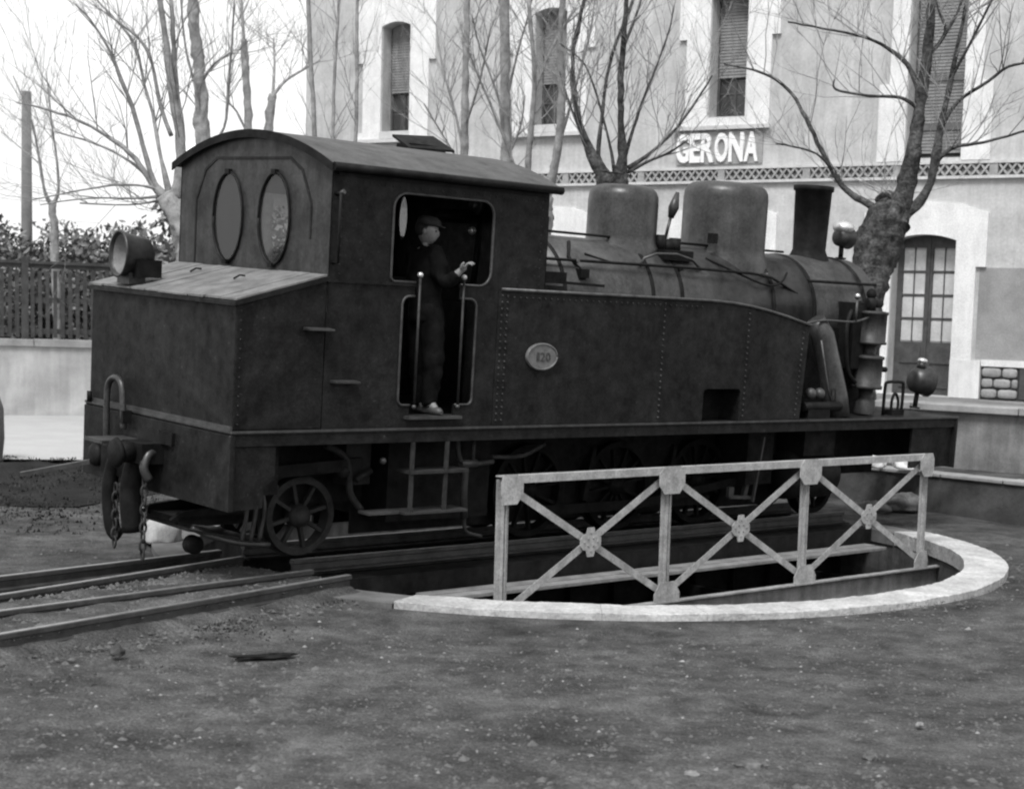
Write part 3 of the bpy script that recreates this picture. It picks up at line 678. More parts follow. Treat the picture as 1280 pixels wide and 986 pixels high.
P(M_().hexa([(.05, .66, -.85), (.78, .66, -1.0), (.78, 1.6, -1.0), (.05, 1.6, -.85), (.05, .66, -.83), (.78, .66, -.98), (.78, 1.6, -.98), (.05, 1.6, -.83)]), 'guard_plate', paint)
P(M_().lathe([(.001, .80), (.070, .80), (.075, .81), (.075, .88), (.001, .88)], 20, (.2, 0, -.99), 'y'), 'sand_roller', black)
for x in (.52, .60, .68): P(M_().tube(spline([(x, .66, -.52), (x + .03, .64, -.7), (x, .66, -.97)]), .018, 8), 'truck_spring_link', edge)
P(M_().box(.42, .70, .45, .60, -.56, -.12), 'rear_frame_bracket', paint)
P(M_().bar((.36, .6, -.42), (1.6, .6, -.36), .05, .10), 'spring_beam', paint)
P(M_().tube(spline([(.72, .68, -.50), (.80, .70, -.50), (.86, .7, -.55)]), .02, 6), 'spring_hanger', edge)
# frames
for y in (.86, WD - .86 - .03): P(M_().box(.4, 8.9, y, y + .03, -.72, -.03).box(1.7, 7.2, y + .002, y + .028, -1.0, -.721), 'frame_and_light_block', black)  # real frames; lower strip added to stop daylight showing under the engine
P(M_().box(1.8, 2.9, .5, WD - .5, -.85, -.1), 'ash_pan', black)
P(M_().box(6.2, 6.6, .4, WD - .4, -.7, -.1), 'motion_bracket', black)
# axlebox and brake bits behind trailing wheel
m = M_(); m.box(1.5, 1.75, .68, .86, -.55, -.12); m.tube(spline([(1.25, .62, -.2), (1.45, .6, -.32), (1.5, .6, -.6), (1.62, .6, -.75)]), .03, 8); m.ball((1.42, .6, -.42), .06, 8); m.tube([(1.55, .6, -.5), (1.7, .6, -.42)], .03, 8)
P(m, 'brake_gear', wheelm)
# injector and pipes under the cab
m = M_(); m.tube(spline([(2.28, .2, -.12), (2.32, .2, -.3), (2.45, .2, -.34), (2.7, .22, -.33)]), .022, 8); m.tube([(2.38, .2, -.34), (2.38, .2, -.6), (2.40, .2, -.8)], .032, 8); m.tube(spline([(2.40, .2, -.8), (2.43, .2, -.92), (2.6, .2, -.97)]), .016, 8); m.tube([(2.46, .2, -.1), (2.46, .2, -.34)], .018, 8)
P(m, 'injector_pipes', wheelm)
P(M_().tube([(2.33, .2, -.335), (2.5, .2, -.335)], .035, 10), 'injector', edge)
P(M_().tube(spline([(2.75, .3, -.30), (3.1, .3, -.30), (3.35, .3, -.2)]), .02, 8), 'sand_pipe', wheelm)
# steps
st = P(M_().box(1.66, 2.26, .0, .2, -.375, -.35), 'cab_step', wheelm)
P(M_().box(1.62, 2.27, .0, .22, -.705, -.685), 'cab_step', edge)
P(M_().box(1.30, 1.60, .05, .2, -.70, -.68), 'cab_step_extension', edge)
for x in (1.68, 2.03): P(M_().box(x - .02, x + .02, .012, .024, -.69, -.115), 'step_hanger', wheelm)
P(M_().ball((1.45, .1, -.27), .03, 8), 'drain_cock', edge)
# motion: cylinders, rods
for y0 in (.18, WD - .62):
    c = P(M_().lathe([(.001, 6.75), (.24, 6.755), (.25, 6.78), (.25, 7.42), (.24, 7.445), (.001, 7.45)], 28, (0, y0 + .22, -.62), 'x'), 'cylinder', black)
    P(M_().box(6.85, 7.35, y0 + .02, y0 + .4, -.4, -.1), 'valve_chest', black, c)
yr = .60
P(M_().bar((3.60, yr, -.86), (5.88, yr, -.86), .035, .09), 'coupling_rod', wheeld)
P(M_().bar((4.74, yr - .06, -.86), (6.35, yr - .06, -.66), .035, .08), 'connecting_rod', wheeld)
P(M_().bar((6.2, yr - .06, -.57), (6.8, yr - .06, -.57), .05, .04), 'slide_bar', wheelm)
P(M_().bar((6.35, yr - .1, -.66), (6.30, yr - .1, -.86), .04, .05), 'crosshead_arm', edge)
P(M_().bar((6.32, .30, -.20), (6.22, .30, -.86), .03, .02), 'valve_rod', edge)
P(M_().bar((5.9, .34, -.80), (6.25, .34, -.82), .05, .03), 'anchor_link', edge)
P(M_().box(5.88, 5.95, .32, .36, -.80, -.70), 'lubricator_arm', edge)
for x in (4.2, 5.3): P(M_().bar((x + .1, .66, -.30), (x, .66, -.80), .05, .05), 'brake_hanger', wheeld)
# cab interior
m = M_(); m.tube([(2.7, .5, 1.15), (2.7, 1.8, 1.15)], .03, 8); m.tube([(2.85, .9, 1.75), (2.85, 1.4, 1.75)], .06, 10); m.tube(spline([(2.8, .7, 1.7), (2.7, .6, 1.4), (2.75, .7, 1.1)]), .03, 8)
P(m, 'backhead_fittings', black)
P(M_().lathe([(.001, 2.975), (.09, 2.975), (.09, 2.94), (.001, 2.94)], 20, (0, .95, 1.86), 'x'), 'pressure_gauge', reflm)
P(M_().ball((2.6, .55, 1.62), .035, 8), 'gauge_lamp', bright)

# ------------------------------------------------------------------ driver
def px(u, v, y):      # a joint at picture position (u, v) placed at real depth y
    d = Vector(((u - CXP) / F_PX, 1, -(v - CYP) / F_PX)); d = Rw.transposed() @ d; t = y / d.y
    return Vector((0, 0, CAM_H)) + d * t
def skinned(name, pts, edges, rad, m, parent=None, root=0, sub=2):
    me = bpy.data.meshes.new(name); me.from_pydata([tuple(p) for p in pts], edges, []); o = bpy.data.objects.new(name, me); link(o, parent)
    sk = o.modifiers.new('skin', 'SKIN'); sk.use_smooth_shade = True
    for i, d in enumerate(me.skin_vertices[0].data):
        r = rad[i]; d.radius = r if isinstance(r, tuple) else (r, r); d.use_root = (i == root)
    ss = o.modifiers.new('sub', 'SUBSURF'); ss.levels = sub; ss.render_levels = sub
    me.materials.append(m); return o
YD = 13.80
base = Vector((-1.60, YD, 1.375))
drv = thing('person', 'driver in dark overalls and cap standing in the cab doorway with one hand raised', 'person', base)
def dl(u, v, dy=0): return px(u, v, YD + dy) - base
J = dict(pel=dl(533, 398), sp1=dl(531, 372), sp2=dl(530, 345), ch=dl(530, 323), nk=dl(531, 309), hdn=dl(534, 302),
         lh=dl(524, 404, .05), lk=dl(525, 455, .04), la=dl(525, 500, .05), lf=dl(533, 511, -.02),
         rh=dl(541, 404, -.04), rk=dl(541, 455, -.06), ra=dl(536, 502, -.04), rf=dl(546, 513, -.12),
         ls=dl(519, 318, .10), le=dl(519, 352, .16), lw=dl(528, 375, .20),
         rs=dl(543, 319, -.08), re=dl(556, 356, -.14), rw=dl(573, 341, -.16), rp=dl(580, 335, -.17))
k = list(J); ix = {n: i for i, n in enumerate(k)}
E_ = [('pel', 'sp1'), ('sp1', 'sp2'), ('sp2', 'ch'), ('ch', 'nk'), ('nk', 'hdn'), ('pel', 'lh'), ('lh', 'lk'), ('lk', 'la'), ('la', 'lf'), ('pel', 'rh'), ('rh', 'rk'), ('rk', 'ra'), ('ra', 'rf'),
      ('ch', 'ls'), ('ls', 'le'), ('le', 'lw'), ('ch', 'rs'), ('rs', 're'), ('re', 'rw'), ('rw', 'rp')]
Rr = dict(pel=.125, sp1=.13, sp2=.14, ch=.12, nk=.055, hdn=.05, lh=.10, lk=.085, la=.062, lf=.035, rh=.10, rk=.088, ra=.065, rf=.035, ls=.085, le=.065, lw=.04, rs=.085, re=.07, rw=.045, rp=.03)
# body (skin) slightly inside the clothes
skinned('body', [J[n] for n in k], [(ix[a], ix[b]) for a, b in E_], [Rr[n] * (.62 if n in ('ch', 'sp1', 'sp2', 'ls', 'rs', 'le', 're') else .72) for n in k], skin, drv)
def fold(o, st=.03, sz=.09):
    t = bpy.data.textures.new('folds', 'CLOUDS'); t.noise_scale = sz; d = o.modifiers.new('folds', 'DISPLACE'); d.texture = t; d.strength = st; d.mid_level = .5; return o
def wear(name, keys, extra, f, mt, st=.035):
    ii = {n: i for i, n in enumerate(keys)}; pts = [J[n] for n in keys]; ed = [(ii[a], ii[b]) for a, b in E_ if a in ii and b in ii]; rad = [Rr[n] * f for n in keys]
    for a, p, r_ in extra: pts.append(p); ed.append((ii[a], len(pts) - 1)); rad.append(r_)
    return fold(skinned(name, pts, ed, rad, mt, drv, sub=3), st)
wear('trousers', ['pel', 'lh', 'lk', 'la', 'rh', 'rk', 'ra'], [('la', J['la'] + Vector((.01, 0, -.03)), .085), ('ra', J['ra'] + Vector((.01, 0, -.03)), .085), ('pel', J['sp1'], .15)], 1.10, clothl)
wear('jacket', ['sp1', 'sp2', 'ch', 'ls', 'le', 'lw', 'rs', 're', 'rw'], [('ch', J['nk'] + Vector((0, 0, -.05)), .075), ('sp1', J['pel'] + Vector((0, 0, -.06)), (.185, .165))], 1.16, cloth)
# head facing picture right, slightly down
hc = dl(535, 289)
def head():
    prof = []; m = M_(); n = 20; rings = 16; vs = []; fs = []
    for i in range(rings + 1):
        t = PI * i / rings; z = math.cos(t)
        for j in range(n):
            a = 2 * PI * j / n; x = math.sin(t) * math.cos(a); y = math.sin(t) * math.sin(a)
            X = x * .098; Y = y * .075; Z = z * .122
            if z < 0: X *= 1 - .18 * (-z); Y *= 1 - .30 * (-z)
            if x > .3 and -.9 < z < -.35: X += .010                      # chin and mouth
            g = math.exp(-((z + .12) ** 2) / .02 - (y ** 2) / .02) * (x > 0); X += .026 * g          # nose
            g = math.exp(-((z + .52) ** 2) / .004 - (y ** 2) / .08) * (x > 0); X += .006 * g        # lips
            for sy in (-1, 1): g = math.exp(-((z - .08) ** 2) / .012 - ((y - sy * .38) ** 2) / .02) * (x > 0); X -= .012 * g   # eye sockets
            vs.append((X, Y, Z))
    for i in range(rings):
        for j in range(n): j2 = (j + 1) % n; fs.append((i * n + j, i * n + j2, (i + 1) * n + j2, (i + 1) * n + j))
    return m.add(vs, fs, True)
hd = head().build('head', skin, drv); hd.location = hc; hd.scale = (.92, .92, .92); hd.rotation_euler = (0, math.radians(8), math.radians(-12))
for sy in (-1, 1):
    e = M_().ball((-.008, sy * .074, -.005), .028, 10, (.6, .35, 1)).build('ear', skin, hd)
    M_().ball((.082, sy * .030, .010), .011, 8).build('eye', black, hd)
m = M_(); m.ball((-.022, 0, .028), .102, 16, (.92, .80, 1.0)); mm = m.v; m.v = [(x - .006, y, z) if z > -.02 or x < -.02 else (x * .4, y * .6, z * .3) for x, y, z in mm]; m.build('hair', capm, hd)
m = M_().lathe([(.001, .135), (.06, .13), (.10, .105), (.112, .075), (.104, .058), (.095, .050), (.001, .05)], 24); m.add([(.07, -.06, .062), (.14, -.04, .052), (.155, 0, .05), (.14, .04, .052), (.07, .06, .062), (.07, -.06, .07), (.14, -.04, .058), (.155, 0, .056), (.14, .04, .058), (.07, .06, .07)],
    [(0, 1, 2, 3, 4), (9, 8, 7, 6, 5), (0, 5, 6, 1), (1, 6, 7, 2), (2, 7, 8, 3), (3, 8, 9, 4), (4, 9, 5, 0)]); m.build('cap', capm, hd)
M_().tube([J['nk'] + Vector((-.03, 0, -.03)), J['nk'] + Vector((.045, -.01, -.035))], [.062, .05], 10).build('collar', cloth, drv)
# raised right hand: palm, four fingers, thumb
w = J['rw']; pc = dl(581, 334, -.17); dr = (pc - w).normalized(); sdv = Vector((0, 1, 0)); upv = dr.cross(sdv).normalized()
if upv.z < 0: upv = -upv
hp = [w, w + dr * .045, w + dr * .085]; he = [(0, 1), (1, 2)]; hr = [.026, (.034, .03), (.03, .028)]
hand = skinned('hand', hp, he, hr, skin, drv, sub=1)
for i, ln in enumerate((.075, .082, .076, .06)):
    o_ = w + dr * .08 + sdv * (.030 - .020 * i); a = o_ + dr * ln * .45 + upv * .006; b = a + dr * ln * .30 - upv * .018; c = b + dr * ln * .05 - upv * .024
    skinned('finger', [o_ - dr * .02, o_, a, b, c], [(0, 1), (1, 2), (2, 3), (3, 4)], [.011, .0105, .0095, .009, .008], skin, hand, sub=1)
o_ = w + dr * .035 - sdv * .03 + upv * .005; skinned('thumb', [o_, o_ + dr * .03 - sdv * .012 + upv * .02, o_ + dr * .062 - sdv * .012 + upv * .022], [(0, 1), (1, 2)], [.014, .012, .010], skin, hand, sub=1)
for a, b in (('la', 'lf'), ('ra', 'rf')):
    A = J[a]; Bp = J[b]; z0 = -.0 ; f = Vector((Bp.x - A.x, Bp.y - A.y, 0)).normalized()
    c = Vector((A.x, A.y, .04)); 
    m = M_().tube([c - f * .07 + Vector((0, 0, .0)), c - f * .02, c + f * .06 - Vector((0, 0, .005)), c + f * .14 - Vector((0, 0, .012)), c + f * .175 - Vector((0, 0, .018))], [.03, .038, .038, .034, .016], 12); m.v = [(x, y, max(z, .004)) for x, y, z in m.v]; m.build('shoe', shoe, drv)

# ------------------------------------------------------------------ station building
BO = Vector((1.5657, 28.1677, 0)); BY = -0.5708; SP = 3.606
bld = thing('station_building', 'pale rendered two storey station with arched doors and the word GERONA on its front', 'building', BO, (0, 0, BY))
def arch(cx, hw, z0, zs, rise, n=8):
    p = [(cx - hw, z0), (cx + hw, z0), (cx + hw, zs)]
    for i in range(1, n): t = 1 - 2 * i / n; p.append((cx + hw * t, zs + rise * (1 - t * t)))
    return p + [(cx - hw, zs)]
XL, XR, ZG, ZTOP = -9.49, 10.2, 1.2, 12.2
DR = [k_ * SP for k_ in (-2, -1, 0, 1, 2)]
holes = []
for k_, c in zip((-2, -1, 0, 1, 2), DR):
    cc = c + (-.03)
    holes.append(arch(cc, .53, ZG + .01, 3.60, .09))
    if k_ in (1,): holes.append(arch(cc + .06, .46, 4.86, 8.0, .1))
    else: holes.append(arch(cc + (.06 if k_ == -2 else 0), .35, 5.62, 7.55, .08))
bod = M_().plate([(XL, 0.3), (XR, 0.3), (XR, ZTOP), (XL, ZTOP)], holes, 0, .42, 'y'); bod.build('front_wall', plaster, bld)
m = M_().box(XL, XL + .4, .421, 9, .3, ZTOP); m.box(XR - .4, XR, .421, 9, .3, ZTOP); m.box(XL, XR, 9.0, 9.4, .3, ZTOP); m.build('side_walls', plaster, bld)
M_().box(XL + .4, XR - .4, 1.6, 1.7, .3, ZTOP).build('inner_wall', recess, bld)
M_().box(XL - .3, XR + .3, -.35, 9.6, ZTOP, ZTOP + .35).build('cornice', quoin, bld)
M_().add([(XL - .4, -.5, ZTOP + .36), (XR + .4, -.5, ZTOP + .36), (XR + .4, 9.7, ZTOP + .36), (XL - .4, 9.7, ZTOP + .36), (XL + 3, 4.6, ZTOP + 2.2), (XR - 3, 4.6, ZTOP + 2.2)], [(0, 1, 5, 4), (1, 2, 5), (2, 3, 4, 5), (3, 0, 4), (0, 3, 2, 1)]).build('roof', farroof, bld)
# string course with pierced tiles
m = M_().box(XL - .03, XR, -.06, -.001, 4.53, 4.575); m.box(XL - .03, XR, -.06, -.001, 4.755, 4.80); m.build('course_band', tilepale, bld)
M_().box(XL, XR, -.012, -.001, 4.576, 4.754).build('course_back', recess, bld)
m = M_(); x = XL + .05; i = 0
while x < XR - .1:
    if i % 11 == 10: m.box(x, x + .13, -.05, -.013, 4.577, 4.753)
    else:
        for sg in (1, -1): m.bar((x, -.034 - .004 * sg, 4.665 - .085 * sg), (x + .14, -.034 - .004 * sg, 4.665 + .085 * sg), .03, .032, (0, 1, 0))
    x += .143; i += 1
stuff(m.build('pierced_tiles', tilem, bld))
def frame_window(cx, hw, z0, zs, rise, blind, par):
    w_ = M_().plate(arch(cx, hw, z0, zs, rise), [arch(cx, hw - .05, z0 + .05, zs - .02, rise - .02)], .24, .30).build('window', woodw, par)
    zb = blind
    m = M_(); n = int((zs - zb) / .05)
    for i in range(n): z = zb + (zs - zb) * i / n; m.hexa([(cx - hw + .05, .20, z), (cx + hw - .05, .20, z), (cx + hw - .05, .225, z), (cx - hw + .05, .225, z), (cx - hw + .05, .21, z + .047), (cx + hw - .05, .21, z + .047), (cx + hw - .05, .235, z + .047), (cx - hw + .05, .235, z + .047)])
    stuff(m.build('blind_slats', shutter, w_))
    M_().plate(arch(cx, hw - .05, zs - .05, zs, rise), (), .21, .235).build('blind_box', shutter, w_)
    for (a, b) in ((cx - hw + .06, cx - .02), (cx + .02, cx + hw - .06)):
        zz_ = z0 + .06
        while zz_ < zb - .1:
            z1 = min(zz_ + .36, zb); M_().box(a, b, .262, .268, zz_, z1 - .035).build('pane', glass_dark, w_); M_().box(a, b, .25, .28, z1 - .03, z1).build('glazing_bar', woodw, w_); zz_ += .36
    M_().box(cx - .02, cx + .02, .245, .285, z0, zb).build('mullion', woodw, w_)
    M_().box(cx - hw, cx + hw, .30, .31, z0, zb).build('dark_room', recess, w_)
for k_, c in zip((-2, -1, 0, 1, 2), DR):
    cc = c - .03; o = cc + (.06 if k_ == -2 else 0)
    if k_ == 1:
        o = cc + .06
        out = [(o - .93, 4.81), (o - .465, 4.81), (o - .465, 8.0)] + [(o - .465 + .93 * i / 8, 8.0 + .1 * (1 - (2 * i / 8 - 1) ** 2)) for i in range(1, 8)] + [(o + .465, 8.0), (o + .465, 4.81), (o + .93, 4.81), (o + .93, 6.0), (o + .76, 6.0), (o + .76, 7.4), (o + .93, 7.4), (o + .93, 8.5), (o, 8.75), (o - .93, 8.5), (o - .93, 7.4), (o - .76, 7.4), (o - .76, 6.0), (o - .93, 6.0)]
        M_().plate(out, (), -.05, -.001).build('window_surround', quoin, bld)
        frame_window(o, .46, 4.86, 8.0, .1, 4.95, bld)
        for zz_ in (5.3, 6.05): M_().box(o - .40, o + .40, .185, .199, zz_, zz_ + .09).build('slat_gap', recess, bld)
    else:
        out = [(o - .98, 5.42), (o + .80, 5.42), (o + .80, 6.9), (o + .95, 6.9), (o + .95, 7.95), (o + .5, 8.15), (o - .5, 8.15), (o - .95, 7.95), (o - .95, 6.9), (o - .80, 6.9), (o - .80, 5.60), (o - .98, 5.60)]
        M_().plate(out, [arch(o, .352, 5.60, 7.55, .08)], -.05, -.001).build('window_surround', quoin, bld)
        M_().box(o - 1.0, o + .84, -.10, -.051, 5.405, 5.47).build('sill', tilepale, bld)
        if k_ != 0: M_().box(o - .36, o + .36, -.07, -.052, 5.48, 5.60).build('sill', tilepale, bld)
        frame_window(o, .35, 5.62, 7.55, .08, 6.35 if k_ != 0 else 6.28, bld)
    # door and surround
    out = [(cc - .92, 1.78), (cc - .53, 1.78), (cc - .53, 3.6)] + [(cc - .53 + 1.06 * i / 8, 3.6 + .09 * (1 - (2 * i / 8 - 1) ** 2)) for i in range(1, 8)] + [(cc + .53, 3.6), (cc + .53, 1.78), (cc + .86, 1.78), (cc + .86, 3.2), (cc + 1.02, 3.2), (cc + 1.02, 4.02), (cc + .55, 4.16), (cc, 4.2), (cc - .55, 4.16), (cc - 1.02, 4.02), (cc - 1.02, 3.2), (cc - .92, 3.2)]
    M_().plate(out, (), -.05, -.001).build('door_surround', quoin, bld)
    for a, b in ((cc - 1.02, cc - .531), (cc + .531, cc + 1.02)): M_().box(a, b, -.07, -.001, ZG, 1.779).build('plinth_block', quoin, bld)
    d = M_().plate(arch(cc, .53, ZG + .01, 3.6, .09), [rrect(cc - .44, cc - .06, 2.03, 3.50, .01, 1), rrect(cc + .06, cc + .44, 2.03, 3.50, .01, 1)], .22, .27).build('door', woodw, bld)
    for a in (cc - .44, cc + .06):
        for j in range(4):
            for i in range(2):
                M_().box(a + .01 + i * .19, a + .18 + i * .19, .245, .25, 2.05 + j * .365, 2.365 + j * .365).build('pane', paneg, d)
        for j in range(1, 4): M_().box(a, a + .38, .232, .262, 2.02 + j * .365, 2.045 + j * .365).build('glazing_bar', woodw, d)
        M_().box(a + .18, a + .20, .234, .260, 2.03, 3.50).build('glazing_bar', woodw, d)
        M_().box(a + .02, a + .36, .20, .219, 1.32, 1.62).build('door_panel', woodw, d); M_().box(a + .02, a + .36, .20, .219, 1.70, 1.96).build('door_panel', woodw, d)
    M_().box(cc - .45, cc + .45, .255, .262, 2.03, 3.5).build('curtain', curtain, d)
    M_().box(cc - .015, cc + .015, .205, .219, ZG + .02, 3.66).build('meeting_stile', woodw, d)
# wall plinth: framed panels of rubble, dark vents
for c in DR:
    x0, x1 = c + 1.0, c + SP - 1.06
    if x0 > XR - 1: continue
    M_().box(x0, min(x1, XR), -.05, -.001, 1.70, 1.80).build('plinth_band', quoin, bld)
    M_().box(x0, min(x1, XR), -.02, -.001, ZG, 1.70).build('plinth_back', mortar, bld)
    M_().box(x0 + .62, min(x1, XR) - .62, -.045, -.021, ZG + .02, 1.69).build('plinth_vent', woodw, bld)
    for (a, b) in ((x0 + .01, x0 + .60), (min(x1, XR) - .60, min(x1, XR) - .01)):
        z = ZG + .01; row = 0
        while z < 1.66:
            h = random.uniform(.155, .175); x = a - (row % 2) * .08
            while x < b - .05:
                w_ = random.uniform(.22, .34); xa = max(x, a); xb = min(x + w_, b)
                if xb - xa > .05:
                    hh = min(h, 1.69 - z) / 2 - .012; q = M_(); cx_, cz_ = (xa + xb) / 2, z + hh + .012; ww = (xb - xa) / 2 - .010
                    pts = [(cx_ + ww * math.copysign(abs(math.cos(t)) ** .5, math.cos(t)), cz_ + hh * math.copysign(abs(math.sin(t)) ** .5, math.sin(t))) for t in [2 * PI * i / 10 + .3 for i in range(10)]]
                    q.plate(pts, (), -.045, -.02); fr = [(cx_ + (p[0] - cx_) * .7, -.058, cz_ + (p[1] - cz_) * .65) for p in pts]
                    q.add([(p[0], -.045, p[1]) for p in pts] + fr, [(i, (i + 1) % 10, 10 + (i + 1) % 10, 10 + i) for i in range(10)] + [tuple(range(10, 20))], True)
                    q.build('stone', rubble, bld)
                x += w_
            z += h; row += 1
# darker lower field of render right of the doors (repaired panel)
for c in DR:
    if c + SP > XR + 2: continue
    M_().plate([(c + 1.03, 1.805), (min(c + SP - 1.07, XR), 1.805), (min(c + SP - 1.07, XR), 3.19), (c + .88, 3.19), (c + .88, 1.805)], (), -.006, -.001).build('lower_render', plaster_low, bld)
# station name: separate letters on a slightly darker ground
bdv = M_().box(-.975, .665, -.03, -.001, 4.845, 5.385).build('name_board', signback, bld)
letters('GERONA', -.965, -.045, 4.875, (.255, .205, .245, .255, .275, .265), .48, .014, white, bdv, 'letter', .04, .036)

# ------------------------------------------------------------------ platform, retaining wall, terrace
def bldw(x, y, z=0): c, s_ = math.cos(BY), math.sin(BY); return Vector((BO.x + x * c - y * s_, BO.y + x * s_ + y * c, z))
plf = thing('platform', 'x', 'x', BO, (0, 0, BY)); plf['kind'] = 'structure'; del plf['label']; del plf['category']
M_().box(-9.3, 14, -4.34, -.002, .2, 1.19).build('platform_fill', platwall, plf)
x = -9.3
while x < 14:
    L_ = random.uniform(1.1, 1.5); M_().box(x, min(x + L_ - .012, 14), -4.43, -3.9, 1.192, 1.285 + random.uniform(-.004, .004)).build('coping_stone', copem, plf, .012); x += L_
A = Vector((3.73, 20.35, 0)); dirr = Vector((.705, -.709, 0)); nb_ = Vector((.709, .705, 0))
tp = [A - dirr * 14, A + dirr * 14, A + dirr * 14 + nb_ * 9, A - dirr * 14 + nb_ * 9]
m = M_().add([(p.x, p.y, .47) for p in tp], [(0, 1, 2, 3)]); structure(m.build('terrace', groundm))
rw = thing('retaining_wall', 'low dark retaining wall with a thin pale coping beyond the turntable', 'wall', A, (0, 0, math.atan2(dirr.y, dirr.x)))
M_().box(-14, 14, .03, .30, -.1, .44).build('wall_face', retwall, rw)
x = -14
while x < 14:
    L_ = random.uniform(.8, 1.2); M_().box(x, x + L_ - .015, .0, .34, .441, .485 + random.uniform(-.004, .004)).build('coping_stone', copem, rw, .008); x += L_
# loose pale blocks on and under the wall
def rock(name, c, r, sc, m, label, cat, seed, group=None, jag=.35):
    q = M_(); q.ball((0, 0, 0), r, 32)
    vs = []
    for v in q.v:
        p = Vector(v); n_ = noise.noise(p * (1.6 / r) + Vector((seed * 7.1, 0, 0))); p *= 1 + jag * n_ + jag * .35 * noise.noise(Vector(v) * (5 / r)) + jag * .15 * noise.noise(Vector(v) * (12 / r)); vs.append((p.x * sc[0], p.y * sc[1], max(p.z * sc[2], -r * .3)))
    q.v = vs; q.sm = [True] * len(q.f); o = q.build(name, m); o.location = c; o.rotation_euler.z = seed * 1.3; return tag(o, label, cat, group)
rock('stone_block', (3.12, 20.6, .56), .16, (1.2, .8, .7), quoin, 'pale rounded block on the retaining wall, the left one of two', 'stone', 1)
rock('stone_block', (3.50, 20.45, .56), .16, (1.35, .8, .62), quoin, 'pale flat-topped block on the retaining wall, the right one of two', 'stone', 2)
rock('rubble_lump', (3.42, 20.25, .10), .22, (1.3, .9, .6), stonem, 'heap of pale broken masonry at the foot of the retaining wall', 'rubble', 3)
rock('rubble_lump', (3.05, 20.0, .05), .17, (1.3, .9, .6), stonem, 'darker grey lump of masonry lying left of the pale heap by the wall', 'rubble', 4)

# ------------------------------------------------------------------ left wall, fence, bollard, pole, low building
wa = Vector((-11.603, 31.1, 0)); wdv = (Vector((-10.075, 31.8, 0)) - wa).normalized(); wang = math.atan2(wdv.y, wdv.x)
lw = thing('boundary_wall', 'limewashed low boundary wall with stained face at the left', 'wall', wa, (0, 0, wang))
M_().box(-9, 5.4, 0, .35, -.05, 1.36).build('wall_face', wallm, lw)
x = -9
while x < 5.4: M_().box(x, min(5.4, x + 1.19), -.05, .40, 1.361, 1.50 + random.uniform(-.004, .004)).build('coping_stone', copem, lw, .01); x += 1.2
fn = thing('picket_fence', 'dark wooden picket fence standing on the limewashed wall', 'fence', wa, (0, 0, wang))
fn.location.z = 1.5
x = -9; i = 0
while x < 5.3:
    if i % 14 == 0: M_().box(x - .06, x + .06, .08, .20, 0, 1.52).build('post', fencem, fn)
    else:
        h = 1.30 + random.uniform(-.04, .03); tl = random.uniform(-.012, .012)
        M_().hexa([(x - .035, .11, .03), (x + .035, .11, .03), (x + .035, .135, .03), (x - .035, .135, .03), (x - .035 + tl, .11, h), (x + .035 + tl, .11, h), (x + .035 + tl, .135, h), (x - .035 + tl, .135, h)]).build('picket', fencem, fn)
    x += .135; i += 1
for z in (.10, .68, 1.32): M_().box(-9, 5.3, .136, .18, z, z + .10).build('fence_rail', fencem, fn)
M_().box(-9, 5.3, .10, .22, 1.40, 1.455).build('fence_cap', fencem, fn)
bo = M_().lathe([(.22, 0), (.25, .3), (.24, .7), (.17, .92), (.05, 1.0), (.001, 1.0)], 24, (0, 0, 0)).build('bollard', recess); bo.location = (-8.565, 22.4, 0.05); tag(bo, 'dark rounded bollard cut by the left edge on the pale paving', 'bollard')
tp_ = M_().tube([(0, 0, 0), (0, 0, 7.1)], [.15, .11], 12).build('telegraph_pole', pole_m); tp_.location = (-14.28, 40, 0); tag(tp_, 'plain grey telegraph pole rising beyond the picket fence', 'pole')
lb = thing('low_building', 'pale low building far behind the cab roof beside the station corner', 'building', (-13.0, 46, 0), (0, 0, math.radians(14)))
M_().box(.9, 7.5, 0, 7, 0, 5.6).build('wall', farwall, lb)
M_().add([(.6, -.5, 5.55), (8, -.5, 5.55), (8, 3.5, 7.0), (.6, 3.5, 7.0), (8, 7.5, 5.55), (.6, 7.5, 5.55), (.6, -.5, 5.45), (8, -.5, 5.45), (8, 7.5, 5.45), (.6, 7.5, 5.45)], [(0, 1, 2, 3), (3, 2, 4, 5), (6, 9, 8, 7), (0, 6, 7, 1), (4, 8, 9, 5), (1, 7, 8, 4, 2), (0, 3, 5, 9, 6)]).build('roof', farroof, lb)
for i in range(2): M_().box(1.7 + i * 3, 2.6 + i * 3, -.02, -.001, 1.0, 2.4).build('window', copem, lb)

